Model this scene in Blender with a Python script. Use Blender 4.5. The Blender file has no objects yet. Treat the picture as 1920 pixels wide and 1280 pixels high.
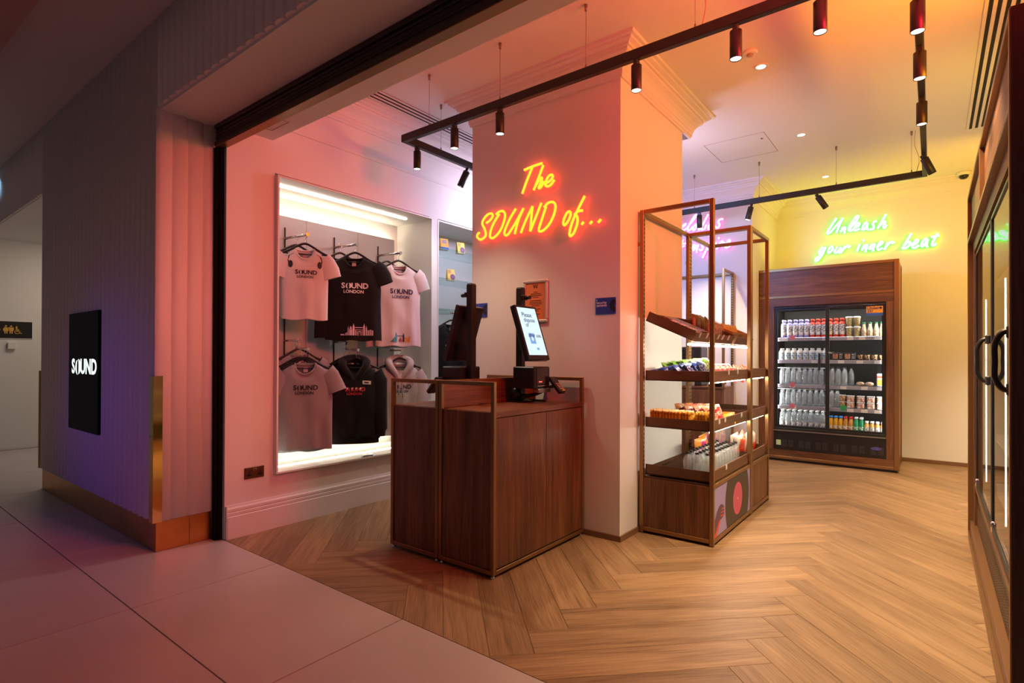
import bpy, bmesh, math, random
from mathutils import Vector, Matrix, noise
R = math.radians
PI = math.pi
rnd = random.Random(7)
SC = bpy.context.scene
COL = SC.collection

# ------------------------------------------------------------------ camera, world, exposure
CAM_H = 1.32
cam_d = bpy.data.cameras.new('camera')
cam = bpy.data.objects.new('camera', cam_d); COL.objects.link(cam)
cam_d.sensor_width = 36.0; cam_d.lens = 36.0 * 1021.4357 / 1920.0
cam_d.shift_y = 0.01232; cam_d.clip_start = 0.05
def cam_matrix(yaw, pitch, roll):
    f0 = Vector((-math.sin(yaw), math.cos(yaw), 0)); r0 = Vector((math.cos(yaw), math.sin(yaw), 0)); u0 = Vector((0, 0, 1))
    f = f0 * math.cos(pitch) + u0 * math.sin(pitch); u = -f0 * math.sin(pitch) + u0 * math.cos(pitch)
    r = r0 * math.cos(roll) + u * math.sin(roll); u2 = -r0 * math.sin(roll) + u * math.cos(roll)
    m = Matrix.Identity(4)
    for i in range(3):
        m[i][0] = r[i]; m[i][1] = u2[i]; m[i][2] = -f[i]
    m[2][3] = CAM_H
    return m
cam.matrix_world = cam_matrix(0.65717, 0.0056, 0.00328)
SC.camera = cam
SC.view_settings.view_transform = 'Standard'; SC.view_settings.look = 'None'
SC.view_settings.gamma = 1.0; SC.view_settings.use_curve_mapping = False
SC.view_settings.exposure = 0.0
SC.cycles.use_denoising = True
SC.cycles.max_bounces = 7; SC.cycles.diffuse_bounces = 4; SC.cycles.glossy_bounces = 3
SC.cycles.transparent_max_bounces = 10; SC.cycles.transmission_bounces = 4
SC.cycles.caustics_reflective = False; SC.cycles.caustics_refractive = False
SC.cycles.sample_clamp_indirect = 4.0

w = bpy.data.worlds.new('world'); SC.world = w; w.use_nodes = True
w.node_tree.nodes['Background'].inputs[0].default_value = (1.0, 0.88, 0.92, 1)
w.node_tree.nodes['Background'].inputs[1].default_value = 0.068

# ------------------------------------------------------------------ lamps of the shop and hall, with unseen fills added
def lamp(name, kind, loc, color, watts, aim=None, **kw):
    d = bpy.data.lights.new(name, kind); d.color = color; d.energy = watts
    for k, v in kw.items(): setattr(d, k, v)
    o = bpy.data.objects.new(name, d); COL.objects.link(o); o.location = loc
    if aim is not None:
        o.rotation_euler = (Vector(aim) - Vector(loc)).to_track_quat('-Z', 'Y').to_euler()
    return o
def strip(name, loc, aim, color, watts, sx, sy):
    return lamp(name, 'AREA', loc, color, watts, aim, shape='RECTANGLE', size=sx, size_y=sy)
# unseen coloured lamps at right and rear, washing walls and ceiling
strip('pink_fill', (0.74, 2.62, 2.88), (-2.5, 1.9, 2.3), (1.000, 0.06, 0.20), 22.00, 0.16, 0.16)  # unseen lamp added to colour the reveal, soffit and hall tiles
strip('reveal_fill', (0.86, 2.12, 2.62), (-4.12, 1.62, 1.45), (1.0, 0.26, 0.25), 3.6, 0.16, 0.16).data.spread = R(44)  # extra unseen lamp added to lift the fluted reveal
strip('red_wash_lamp', (0.60, 2.66, 2.93), (-1.6, 2.66, 3.05), (1.000, 0.000, 0.000), 42.0, 0.5, 0.10)
strip('orange_wash_lamp', (0.60, 3.75, 2.74), (-1.0, 3.75, 3.15), (0.88, 0.31, 0.01), 38.0, 0.7, 0.10)
strip('amber_fill', (0.88, 7.1, 2.75), (0.2, 8.6, 2.4), (1.000, 0.500, 0.013), 30.00, 0.5, 0.2)  # added out of view at right to warm the back wall
strip('yellow_wash_lamp', (0.56, 5.12, 2.60), (-0.4, 7.2, 3.25), (1.000, 0.62, 0.000), 7.0, 0.4, 0.08)
strip('back_wall_fill', (-1.0, 8.05, 2.56), (-1.0, 8.35, 3.5), (1.000, 0.82, 0.000), 5.2, 1.2, 0.10)  # added unseen above the fridge to yellow the wall behind it
# unseen blue and lilac fills added behind the square pillar for walls and ceiling
strip('rear_pier_fill', (-2.35, 4.95, 2.9), (-2.7, 7.3, 2.0), (0.138, 0.391, 1.000), 18.0, 0.5, 0.4).data.spread = R(110)
strip('side_wall_fill', (-3.30, 4.95, 2.9), (-4.03, 4.45, 2.7), (0.881, 0.721, 1.000), 16.28, 0.3, 0.3).data.spread = R(140)
strip('rear_ceiling_fill', (-2.5, 5.0, 2.7), (-1.75, 5.7, 3.55), (0.863, 0.693, 1.000), 6.00, 0.3, 0.3).data.spread = R(120)
# hall of the mall
lamp('hall_purple_fill', 'SPOT', (-5.4, -2.6, 0.7), (0.087, 0.017, 1.000), 69.00, (-5.0, 1.4, 0.5), spot_size=R(46), spot_blend=1.0, shadow_soft_size=0.4)  # unseen purple spot added to tint the lower flutes
strip('corridor_lamp', (-8.9, 2.5, 2.9), (-9.2, 2.5, 0), (1.000, 0.819, 0.617), 18.10, 1.2, 0.8)
lamp('corridor_cool_spot', 'SPOT', (-9.08, 1.30, 3.57), (0.35, 0.66, 1.000), 7.0, (-9.08, 1.38, 2.9), spot_size=R(110), spot_blend=0.9, shadow_soft_size=0.03)
SPOTS = []          # track heads fill this; their lamps are made with them

# ------------------------------------------------------------------ mesh builder
class MB:
    def __init__(s): s.v = []; s.f = []; s.m = []; s.mi = 0; s.sm = []; s.smooth = False
    def _f(s, f): s.f.append(f); s.m.append(s.mi); s.sm.append(s.smooth)
    def box(s, x0, x1, y0, y1, z0, z1, b=0.0):
        lo = (min(x0, x1), min(y0, y1), min(z0, z1)); hi = (max(x0, x1), max(y0, y1), max(z0, z1))
        n = len(s.v)
        if b <= 0:
            for i in range(8): s.v.append(tuple(hi[a] if (i >> a) & 1 else lo[a] for a in range(3)))
            for f in ((0, 2, 3, 1), (4, 5, 7, 6), (0, 1, 5, 4), (2, 6, 7, 3), (0, 4, 6, 2), (1, 3, 7, 5)): s._f(tuple(n + k for k in f))
            return s
        b = min([b] + [(hi[a] - lo[a]) * 0.45 for a in range(3)])
        idx = {}
        for i in range(8):
            for ax in range(3):
                idx[i, ax] = len(s.v)
                s.v.append(tuple((hi[a] if (i >> a) & 1 else lo[a]) + (0 if a == ax else (-b if (i >> a) & 1 else b)) for a in range(3)))
        for ax in range(3):
            p, q = [a for a in range(3) if a != ax]
            for sg in (0, 1):
                c = [(sg << ax) | (u << p) | (v << q) for u, v in ((0, 0), (1, 0), (1, 1), (0, 1))]
                s._f(tuple(idx[k, ax] for k in c))
        for c in range(3):
            p, q = [a for a in range(3) if a != c]
            for u in (0, 1):
                for v in (0, 1):
                    k0 = (u << p) | (v << q); k1 = k0 | (1 << c)
                    s._f((idx[k0, p], idx[k1, p], idx[k1, q], idx[k0, q]))
        for i in range(8): s._f((idx[i, 0], idx[i, 1], idx[i, 2]))
        return s
    def poly(s, pts):
        n = len(s.v); s.v += [tuple(p) for p in pts]; s._f(tuple(range(n, n + len(pts)))); return s
    def prism(s, poly, ax, d0, d1):
        """poly: 2-D points in the two axes other than ax (in x,y,z order)."""
        def P(p, d):
            l = [p[0], p[1]]; l.insert(ax, d); return tuple(l)
        n = len(s.v); k = len(poly)
        s.v += [P(p, d0) for p in poly] + [P(p, d1) for p in poly]
        s._f(tuple(range(n, n + k))); s._f(tuple(range(n + k, n + 2 * k)))
        for i in range(k):
            j = (i + 1) % k; s._f((n + i, n + j, n + k + j, n + k + i))
        return s
    def lathe(s, prof, n=16, c=(0, 0, 0), ax=2, cap=True, sx=1, sy=1):
        base = len(s.v); sm = s.smooth
        for r, z in prof:
            for k in range(n):
                a = 2 * PI * k / n; p = [r * math.cos(a) * sx, r * math.sin(a) * sy]; p.insert(ax, z)
                s.v.append((p[0] + c[0], p[1] + c[1], p[2] + c[2]))
        s.smooth = True
        for i in range(len(prof) - 1):
            for k in range(n):
                l = (k + 1) % n
                s._f((base + i * n + k, base + i * n + l, base + (i + 1) * n + l, base + (i + 1) * n + k))
        s.smooth = False
        if cap:
            s._f(tuple(base + k for k in range(n))); e = base + (len(prof) - 1) * n; s._f(tuple(e + k for k in range(n)))
        s.smooth = sm
        return s
    def tube(s, pts, r, n=8, cap=True, flat=1.0):
        pts = [Vector(p) for p in pts]; m = len(pts)
        rs = r if isinstance(r, (list, tuple)) else [r] * m
        base = len(s.v); up = None
        for i, p in enumerate(pts):
            t = (pts[min(i + 1, m - 1)] - pts[max(i - 1, 0)])
            t = t.normalized() if t.length > 1e-9 else Vector((0, 0, 1))
            if up is None: up = Vector((0, 0, 1)) if abs(t.z) < 0.9 else Vector((1, 0, 0))
            a = t.cross(up).normalized(); b = a.cross(t).normalized(); up = b
            for k in range(n):
                th = 2 * PI * k / n
                s.v.append(tuple(p + a * (rs[i] * math.cos(th) * flat) + b * (rs[i] * math.sin(th))))
        sm = s.smooth; s.smooth = True
        for i in range(m - 1):
            for k in range(n):
                l = (k + 1) % n
                s._f((base + i * n + k, base + i * n + l, base + (i + 1) * n + l, base + (i + 1) * n + k))
        s.smooth = sm
        if cap:
            s._f(tuple(base + k for k in range(n))); e = base + (m - 1) * n; s._f(tuple(e + k for k in range(n)))
        return s
    def grid(s, fn, nu, nv, wrap=False):
        base = len(s.v)
        for j in range(nv + 1):
            for i in range(nu if wrap else nu + 1): s.v.append(tuple(fn(i / nu, j / nv)))
        k = nu if wrap else nu + 1
        sm = s.smooth; s.smooth = True
        for j in range(nv):
            for i in range(nu):
                i2 = (i + 1) % k
                s._f((base + j * k + i, base + j * k + i2, base + (j + 1) * k + i2, base + (j + 1) * k + i))
        s.smooth = sm
        return s
    def sweep(s, prof, path, closed=False):
        """prof (out, z) swept along a horizontal path; out is to the right-hand normal of the path."""
        m = len(path); base = len(s.v); k = len(prof)
        def nrm(a, b):
            d = Vector((b[0] - a[0], b[1] - a[1])).normalized(); return Vector((d.y, -d.x))
        for i in range(m):
            p = Vector(path[i][:2])
            if closed or 0 < i < m - 1:
                n1 = nrm(path[i - 1], path[i]); n2 = nrm(path[i], path[(i + 1) % m])
                b = (n1 + n2); b = b / max(0.2, 1 + n1.dot(n2))
            else:
                b = nrm(path[0], path[1]) if i == 0 else nrm(path[-2], path[-1])
            for o, z in prof: s.v.append((p.x + b.x * o, p.y + b.y * o, z))
        for i in range(m if closed else m - 1):
            j = (i + 1) % m
            for q in range(k - 1):
                s._f((base + i * k + q, base + i * k + q + 1, base + j * k + q + 1, base + j * k + q))
        return s
    def mesh(s, name, mats, recalc=True, shift=(0, 0, 0)):
        me = bpy.data.meshes.new(name)
        me.from_pydata([(a - shift[0], b - shift[1], c - shift[2]) for a, b, c in s.v], [], s.f)
        for m_ in (mats if isinstance(mats, (list, tuple)) else [mats]): me.materials.append(m_)
        me.polygons.foreach_set('material_index', s.m); me.polygons.foreach_set('use_smooth', s.sm)
        if recalc:
            bm = bmesh.new(); bm.from_mesh(me); bmesh.ops.recalc_face_normals(bm, faces=bm.faces); bm.to_mesh(me); bm.free()
        me.update()
        return me

def wloc(o):
    p = Vector((0, 0, 0))
    while o is not None: p += o.location; o = o.parent
    return p
def link(name, me, parent=None, loc=None):
    o = bpy.data.objects.new(name, me); COL.objects.link(o)
    if parent is not None: o.parent = parent
    if loc is not None: o.location = loc
    return o
def part(name, mb, mats, parent, label=None, kind=None):
    """a mesh given in world coordinates, hung under an unrotated parent."""
    o = link(name, mb.mesh(name, mats, shift=wloc(parent)), parent)
    if label: o['label'] = label
    if kind: o['kind'] = kind
    return o
def loc_part(name, mb, mats, parent, label=None, recalc=True):
    """a mesh given in the parent's own coordinates."""
    o = link(name, mb.mesh(name, mats, recalc), parent)
    if label: o['label'] = label
    return o
def tag(o, label, cat, group=None):
    o['label'] = label; o['category'] = cat
    if group: o['group'] = group
    return o
def thing(name, label, cat, loc=(0, 0, 0), rotz=0.0, group=None):
    o = bpy.data.objects.new(name, None); COL.objects.link(o); o.empty_display_size = 0.1
    o.location = loc; o.rotation_euler = (0, 0, rotz)
    return tag(o, label, cat, group)
def single(name, mb, mats, label, cat, origin=(0, 0, 0), group=None):
    o = link(name, mb.mesh(name, mats, shift=origin), None, origin)
    return tag(o, label, cat, group)
def struct(name, mb, mats):
    o = link(name, mb.mesh(name, mats)); o['kind'] = 'structure'; return o
def dup(root, loc, rot=None, label=None, group=None):
    r = root.copy(); COL.objects.link(r); r.location = loc
    if rot is not None: r.rotation_euler = rot
    if label: r['label'] = label
    if group: r['group'] = group
    for ch in list(root.children):
        c = ch.copy(); COL.objects.link(c); c.parent = r
        for g in ch.children:
            d = g.copy(); COL.objects.link(d); d.parent = c
    return r
ORD = ['first', 'second', 'third', 'fourth', 'fifth', 'sixth', 'seventh', 'eighth', 'ninth', 'tenth', 'eleventh', 'twelfth', 'thirteenth', 'fourteenth', 'fifteenth', 'sixteenth', 'seventeenth', 'eighteenth', 'nineteenth', 'twentieth']
def nth(i): return ORD[i]
def text_mesh(body, size, bold=0.0, align='CENTER', space=1.0):
    """lettering as a list of 2-D triangles, from the built-in font."""
    cu = bpy.data.curves.new('lettering', 'FONT'); cu.body = body; cu.size = size; cu.align_x = align; cu.align_y = 'CENTER'
    cu.offset = bold * size; cu.space_character = space; cu.resolution_u = 3
    o = bpy.data.objects.new('lettering', cu); COL.objects.link(o)
    dg = bpy.context.evaluated_depsgraph_get(); dg.update()
    me = bpy.data.meshes.new_from_object(o.evaluated_get(dg))
    vs = [tuple(v.co[:2]) for v in me.vertices]; fs = [tuple(p.vertices) for p in me.polygons]
    bpy.data.objects.remove(o); bpy.data.curves.remove(cu); bpy.data.meshes.remove(me)
    return vs, fs
def add_text(mb, tm, fn):
    n = len(mb.v); vs, fs = tm
    mb.v += [tuple(fn(x, y)) for x, y in vs]
    for f in fs: mb._f(tuple(n + k for k in f))
def catmull(pts, seg=6):
    if len(pts) < 3: return [Vector(p) for p in pts]
    P = [Vector(p) for p in pts]; P = [P[0] * 2 - P[1]] + P + [P[-1] * 2 - P[-2]]; out = []
    for i in range(1, len(P) - 2):
        a, b, c, d = P[i - 1], P[i], P[i + 1], P[i + 2]
        for k in range(seg):
            t = k / seg
            out.append(0.5 * ((2 * b) + (c - a) * t + (2 * a - 5 * b + 4 * c - d) * t * t + (3 * b - a - 3 * c + d) * t ** 3))
    out.append(P[-2]); return out

# ------------------------------------------------------------------ materials
MATS = {}
def mat(name, col, rough=0.5, metal=0.0, spec=0.5, emit=None, strength=0.0, bump=0.0, bscale=40.0, var=0.0, vscale=6.0, coat=0.0, sheen=0.0):
    if name in MATS: return MATS[name]
    m = bpy.data.materials.new(name); m.use_nodes = True; nt = m.node_tree; b = nt.nodes['Principled BSDF']
    c4 = (*col, 1)
    b.inputs['Base Color'].default_value = c4; b.inputs['Roughness'].default_value = rough
    b.inputs['Metallic'].default_value = metal; b.inputs['Specular IOR Level'].default_value = spec
    if coat: b.inputs['Coat Weight'].default_value = coat
    if sheen: b.inputs['Sheen Weight'].default_value = sheen
    if emit: b.inputs['Emission Color'].default_value = (*emit, 1); b.inputs['Emission Strength'].default_value = strength
    if bump or var:
        tc = nt.nodes.new('ShaderNodeTexCoord')
    if var:
        n = nt.nodes.new('ShaderNodeTexNoise'); n.inputs['Scale'].default_value = vscale; n.inputs['Detail'].default_value = 5
        nt.links.new(tc.outputs['Object'], n.inputs['Vector'])
        r = nt.nodes.new('ShaderNodeValToRGB')
        r.color_ramp.elements[0].position = 0.3; r.color_ramp.elements[1].position = 0.7
        r.color_ramp.elements[0].color = (*[c * (1 - var) for c in col], 1); r.color_ramp.elements[1].color = (*[min(1, c * (1 + var)) for c in col], 1)
        nt.links.new(n.outputs['Fac'], r.inputs['Fac']); nt.links.new(r.outputs['Color'], b.inputs['Base Color'])
    if bump:
        n2 = nt.nodes.new('ShaderNodeTexNoise'); n2.inputs['Scale'].default_value = bscale; n2.inputs['Detail'].default_value = 4
        nt.links.new(tc.outputs['Object'], n2.inputs['Vector'])
        bp = nt.nodes.new('ShaderNodeBump'); bp.inputs['Strength'].default_value = bump; bp.inputs['Distance'].default_value = 0.01
        nt.links.new(n2.outputs['Fac'], bp.inputs['Height']); nt.links.new(bp.outputs['Normal'], b.inputs['Normal'])
    MATS[name] = m
    return m
def wood(name, dark, mid, light, axis, scale=1.0, rough=0.42, rand=0.0, bump=0.25):
    """grain that runs along one object axis."""
    if name in MATS: return MATS[name]
    m = bpy.data.materials.new(name); m.use_nodes = True; nt = m.node_tree; L = nt.links.new; N = nt.nodes.new
    b = nt.nodes['Principled BSDF']; b.inputs['Roughness'].default_value = rough
    tc = N('ShaderNodeTexCoord'); oi = N('ShaderNodeObjectInfo')
    off = N('ShaderNodeVectorMath'); off.operation = 'SCALE'; off.inputs[0].default_value = (17.3, 9.1, 23.7); L(oi.outputs['Random'], off.inputs['Scale'])
    ad = N('ShaderNodeVectorMath'); ad.operation = 'ADD'; L(tc.outputs['Object'], ad.inputs[0]); L(off.outputs[0], ad.inputs[1])
    def ns(sc_along, sc_across, detail, dist=0.0):
        mp = N('ShaderNodeMapping'); s = [sc_across * scale] * 3; s[axis] = sc_along * scale; mp.inputs['Scale'].default_value = s
        L(ad.outputs[0], mp.inputs['Vector'])
        n = N('ShaderNodeTexNoise'); n.inputs['Scale'].default_value = 1.0; n.inputs['Detail'].default_value = detail; n.inputs['Distortion'].default_value = dist
        L(mp.outputs[0], n.inputs['Vector']); return n
    a = ns(0.9, 13, 4, 0.9); f = ns(5, 170, 3); c = ns(0.5, 3.2, 2, 0.4)
    r = N('ShaderNodeValToRGB'); e = r.color_ramp.elements
    e[0].position = 0.30; e[0].color = (*dark, 1); e[1].position = 0.72; e[1].color = (*light, 1)
    e.new(0.5).color = (*mid, 1)
    mx = N('ShaderNodeMath'); mx.operation = 'MULTIPLY_ADD'; mx.inputs[1].default_value = 0.52; L(f.outputs['Fac'], mx.inputs[0])
    m2 = N('ShaderNodeMath'); m2.operation = 'MULTIPLY'; m2.inputs[1].default_value = 0.48; L(a.outputs['Fac'], m2.inputs[0]); L(m2.outputs[0], mx.inputs[2])
    L(mx.outputs[0], r.inputs['Fac'])
    hs = N('ShaderNodeHueSaturation'); L(r.outputs['Color'], hs.inputs['Color'])
    v = N('ShaderNodeMapRange'); v.inputs[1].default_value = 0.3; v.inputs[2].default_value = 0.7; v.inputs[3].default_value = 0.82; v.inputs[4].default_value = 1.18
    L(c.outputs['Fac'], v.inputs[0])
    vr = N('ShaderNodeMapRange'); vr.inputs[3].default_value = 1 - rand; vr.inputs[4].default_value = 1 + rand; L(oi.outputs['Random'], vr.inputs[0])
    vm = N('ShaderNodeMath'); vm.operation = 'MULTIPLY'; L(v.outputs[0], vm.inputs[0]); L(vr.outputs[0], vm.inputs[1])
    L(vm.outputs[0], hs.inputs['Value']); L(hs.outputs['Color'], b.inputs['Base Color'])
    bp = N('ShaderNodeBump'); bp.inputs['Strength'].default_value = bump; bp.inputs['Distance'].default_value = 0.004
    L(mx.outputs[0], bp.inputs['Height']); L(bp.outputs['Normal'], b.inputs['Normal'])
    MATS[name] = m; return m
def clear(name, tint=(1, 1, 1), refl=0.10, milk=0.0, rough=0.03):
    """thin clear glass or plastic: mostly see-through, with a grazing reflection."""
    if name in MATS: return MATS[name]
    m = bpy.data.materials.new(name); m.use_nodes = True; nt = m.node_tree; L = nt.links.new; N = nt.nodes.new
    nt.nodes.remove(nt.nodes['Principled BSDF']); out = nt.nodes['Material Output']
    t = N('ShaderNodeBsdfTransparent'); t.inputs[0].default_value = (*tint, 1)
    g = N('ShaderNodeBsdfGlossy'); g.inputs['Roughness'].default_value = rough
    fr = N('ShaderNodeLayerWeight'); fr.inputs['Blend'].default_value = refl
    ge = N('ShaderNodeNewGeometry'); ib = N('ShaderNodeMath'); ib.operation = 'SUBTRACT'; ib.inputs[0].default_value = 1.0; L(ge.outputs['Backfacing'], ib.inputs[1])
    fm_ = N('ShaderNodeMath'); fm_.operation = 'MULTIPLY'; L(fr.outputs['Fresnel'], fm_.inputs[0]); L(ib.outputs[0], fm_.inputs[1])
    mx = N('ShaderNodeMixShader'); L(fm_.outputs[0], mx.inputs[0]); L(t.outputs[0], mx.inputs[1]); L(g.outputs[0], mx.inputs[2])
    last = mx
    if milk:
        d = N('ShaderNodeBsdfDiffuse'); d.inputs[0].default_value = (0.85, 0.9, 0.92, 1)
        m2 = N('ShaderNodeMixShader'); m2.inputs[0].default_value = milk; L(mx.outputs[0], m2.inputs[1]); L(d.outputs[0], m2.inputs[2]); last = m2
    L(last.outputs[0], out.inputs['Surface']); MATS[name] = m; return m
def packet(name, cols, scale=18.0, rough=0.3):
    """printed foil: blotches of the packet's colours."""
    if name in MATS: return MATS[name]
    m = bpy.data.materials.new(name); m.use_nodes = True; nt = m.node_tree; L = nt.links.new; N = nt.nodes.new
    b = nt.nodes['Principled BSDF']; b.inputs['Roughness'].default_value = rough
    tc = N('ShaderNodeTexCoord'); n = N('ShaderNodeTexNoise'); n.inputs['Scale'].default_value = scale; n.inputs['Detail'].default_value = 2; n.inputs['Distortion'].default_value = 0.6
    L(tc.outputs['Object'], n.inputs['Vector']); r = N('ShaderNodeValToRGB'); r.color_ramp.interpolation = 'CONSTANT'
    e = r.color_ramp.elements; pos = [0.0, 0.42, 0.5, 0.57, 0.64][:len(cols)]
    e[0].position = 0.0; e[0].color = (*cols[0], 1); e[1].position = pos[1]; e[1].color = (*cols[1], 1)
    for p, c in list(zip(pos, cols))[2:]: e.new(p).color = (*c, 1)
    L(n.outputs['Fac'], r.inputs['Fac']); L(r.outputs['Color'], b.inputs['Base Color'])
    MATS[name] = m; return m
def glow(name, col, strength):
    return mat(name, (0.02, 0.02, 0.02), 0.6, emit=col, strength=strength)

WALL = mat('wall_paint', (0.80, 0.78, 0.76), 0.62, spec=0.25, bump=0.02, bscale=60)
CEIL = mat('ceiling_paint', (0.82, 0.80, 0.78), 0.7, spec=0.2)
TRIMW = mat('trim_paint', (0.80, 0.77, 0.76), 0.45, spec=0.3)
FLUTE = mat('flute_paint', (0.80, 0.76, 0.75), 0.55, spec=0.3)
HALLC = mat('hall_ceiling_paint', (0.74, 0.66, 0.64), 0.8, spec=0.1)
TILE = mat('hall_tile', (0.56, 0.49, 0.49), 0.36, spec=0.4, var=0.05, vscale=2.2, bump=0.01, bscale=90)
GROUT = mat('grout', (0.02, 0.012, 0.012), 0.9)
BRASS = mat('brushed_brass', (0.62, 0.30, 0.09), 0.30, 1.0, var=0.12, vscale=5)
BRASSM = mat('polished_brass', (0.85, 0.60, 0.25), 0.07, 1.0)
BRONZE = mat('bronze_metal', (0.30, 0.165, 0.07), 0.36, 0.75)
BRONZED = mat('dark_bronze', (0.12, 0.062, 0.035), 0.45, 0.6)
JAMB = mat('shutter_guide_black', (0.004, 0.003, 0.003), 0.8, spec=0.1)
BLACK = mat('black_metal', (0.012, 0.011, 0.012), 0.38, 0.0)
BLACKP = mat('black_plastic', (0.015, 0.014, 0.015), 0.28)
TRACKM = mat('track_black', (0.012, 0.010, 0.010), 0.45)
CHROME = mat('chrome', (0.8, 0.8, 0.8), 0.12, 1.0)
STEEL = mat('steel', (0.55, 0.54, 0.55), 0.28, 1.0)
WHITEP = mat('white_plastic', (0.82, 0.82, 0.80), 0.4)
WD, WM, WL = (0.045, 0.015, 0.0055), (0.140, 0.052, 0.019), (0.275, 0.118, 0.046)
WALV = wood('walnut_upright', WD, WM, WL, 2)
WALX = wood('walnut_along_x', WD, WM, WL, 0)
WALY = wood('walnut_along_y', WD, WM, WL, 1)
DWOOD = wood('dark_beam_wood', (0.012, 0.006, 0.004), (0.028, 0.014, 0.009), (0.05, 0.026, 0.016), 0, rough=0.5)
OAK = wood('oak_plank', (0.15, 0.078, 0.034), (0.310, 0.188, 0.098), (0.47, 0.300, 0.160), 0, scale=1.1, rough=0.46, rand=0.12, bump=0.35)
GLASSD = clear('door_glass', (0.93, 0.95, 0.94), 0.18)
GLASSS = clear('shelf_glass', (0.75, 0.88, 0.84), 0.2)
PET = clear('clear_bottle_plastic', (0.93, 0.96, 0.97), 0.42, milk=0.20, rough=0.10)
SHRINK = clear('clear_wrap', (0.94, 0.94, 0.92), 0.3, milk=0.12, rough=0.15)

SPOT_W = 62.0

# neon strokes: (x, z) metres on the wall each sign hangs on
NEON_A = [[[-2.601,2.827],[-2.515,2.839],[-2.427,2.845]],[[-2.521,2.833],[-2.573,2.739],[-2.621,2.639]],[[-2.415,2.828],[-2.461,2.735],[-2.508,2.646]],[[-2.494,2.67],[-2.457,2.716],[-2.435,2.732],[-2.428,2.721],[-2.446,2.681],[-2.458,2.658],[-2.448,2.653],[-2.426,2.67],[-2.411,2.702]],[[-2.396,2.677],[-2.353,2.691],[-2.327,2.717],[-2.337,2.736],[-2.366,2.729],[-2.391,2.692],[-2.396,2.668],[-2.374,2.652],[-2.342,2.661],[-2.312,2.691]],[[-3.001,2.458],[-2.96,2.475],[-2.929,2.507],[-2.944,2.53],[-2.984,2.528],[-3.029,2.495],[-3.045,2.458],[-3.018,2.411],[-3.004,2.362],[-3.026,2.336],[-3.067,2.327],[-3.101,2.351],[-3.097,2.375],[-3.078,2.388]],[[-2.893,2.514],[-2.866,2.531],[-2.822,2.532],[-2.797,2.501],[-2.807,2.446],[-2.846,2.375],[-2.905,2.329],[-2.943,2.323],[-2.959,2.344],[-2.943,2.404],[-2.9,2.468],[-2.858,2.513]],[[-2.685,2.529],[-2.749,2.452],[-2.799,2.365],[-2.795,2.328],[-2.76,2.335],[-2.683,2.42],[-2.607,2.52]],[[-2.607,2.52],[-2.659,2.431],[-2.696,2.323]],[[-2.634,2.323],[-2.586,2.416],[-2.518,2.521]],[[-2.518,2.521],[-2.53,2.426],[-2.54,2.324]],[[-2.54,2.324],[-2.491,2.42],[-2.432,2.534]],[[-2.388,2.498],[-2.425,2.41],[-2.457,2.332]],[[-2.407,2.494],[-2.369,2.522],[-2.325,2.521],[-2.301,2.49],[-2.311,2.432],[-2.351,2.363],[-2.407,2.318],[-2.448,2.311],[-2.46,2.329]],[[-2.165,2.419],[-2.189,2.423],[-2.218,2.385],[-2.23,2.344],[-2.217,2.327],[-2.189,2.35],[-2.167,2.388],[-2.165,2.419]],[[-2.042,2.519],[-2.101,2.426],[-2.152,2.334],[-2.174,2.257],[-2.163,2.238],[-2.134,2.259],[-2.107,2.32],[-2.104,2.365],[-2.119,2.39],[-2.128,2.395],[-2.097,2.414],[-2.061,2.413]],[[-2.069,2.309],[-2.051,2.327]],[[-1.999,2.304],[-1.98,2.322]],[[-1.93,2.304],[-1.908,2.324]]]
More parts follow.
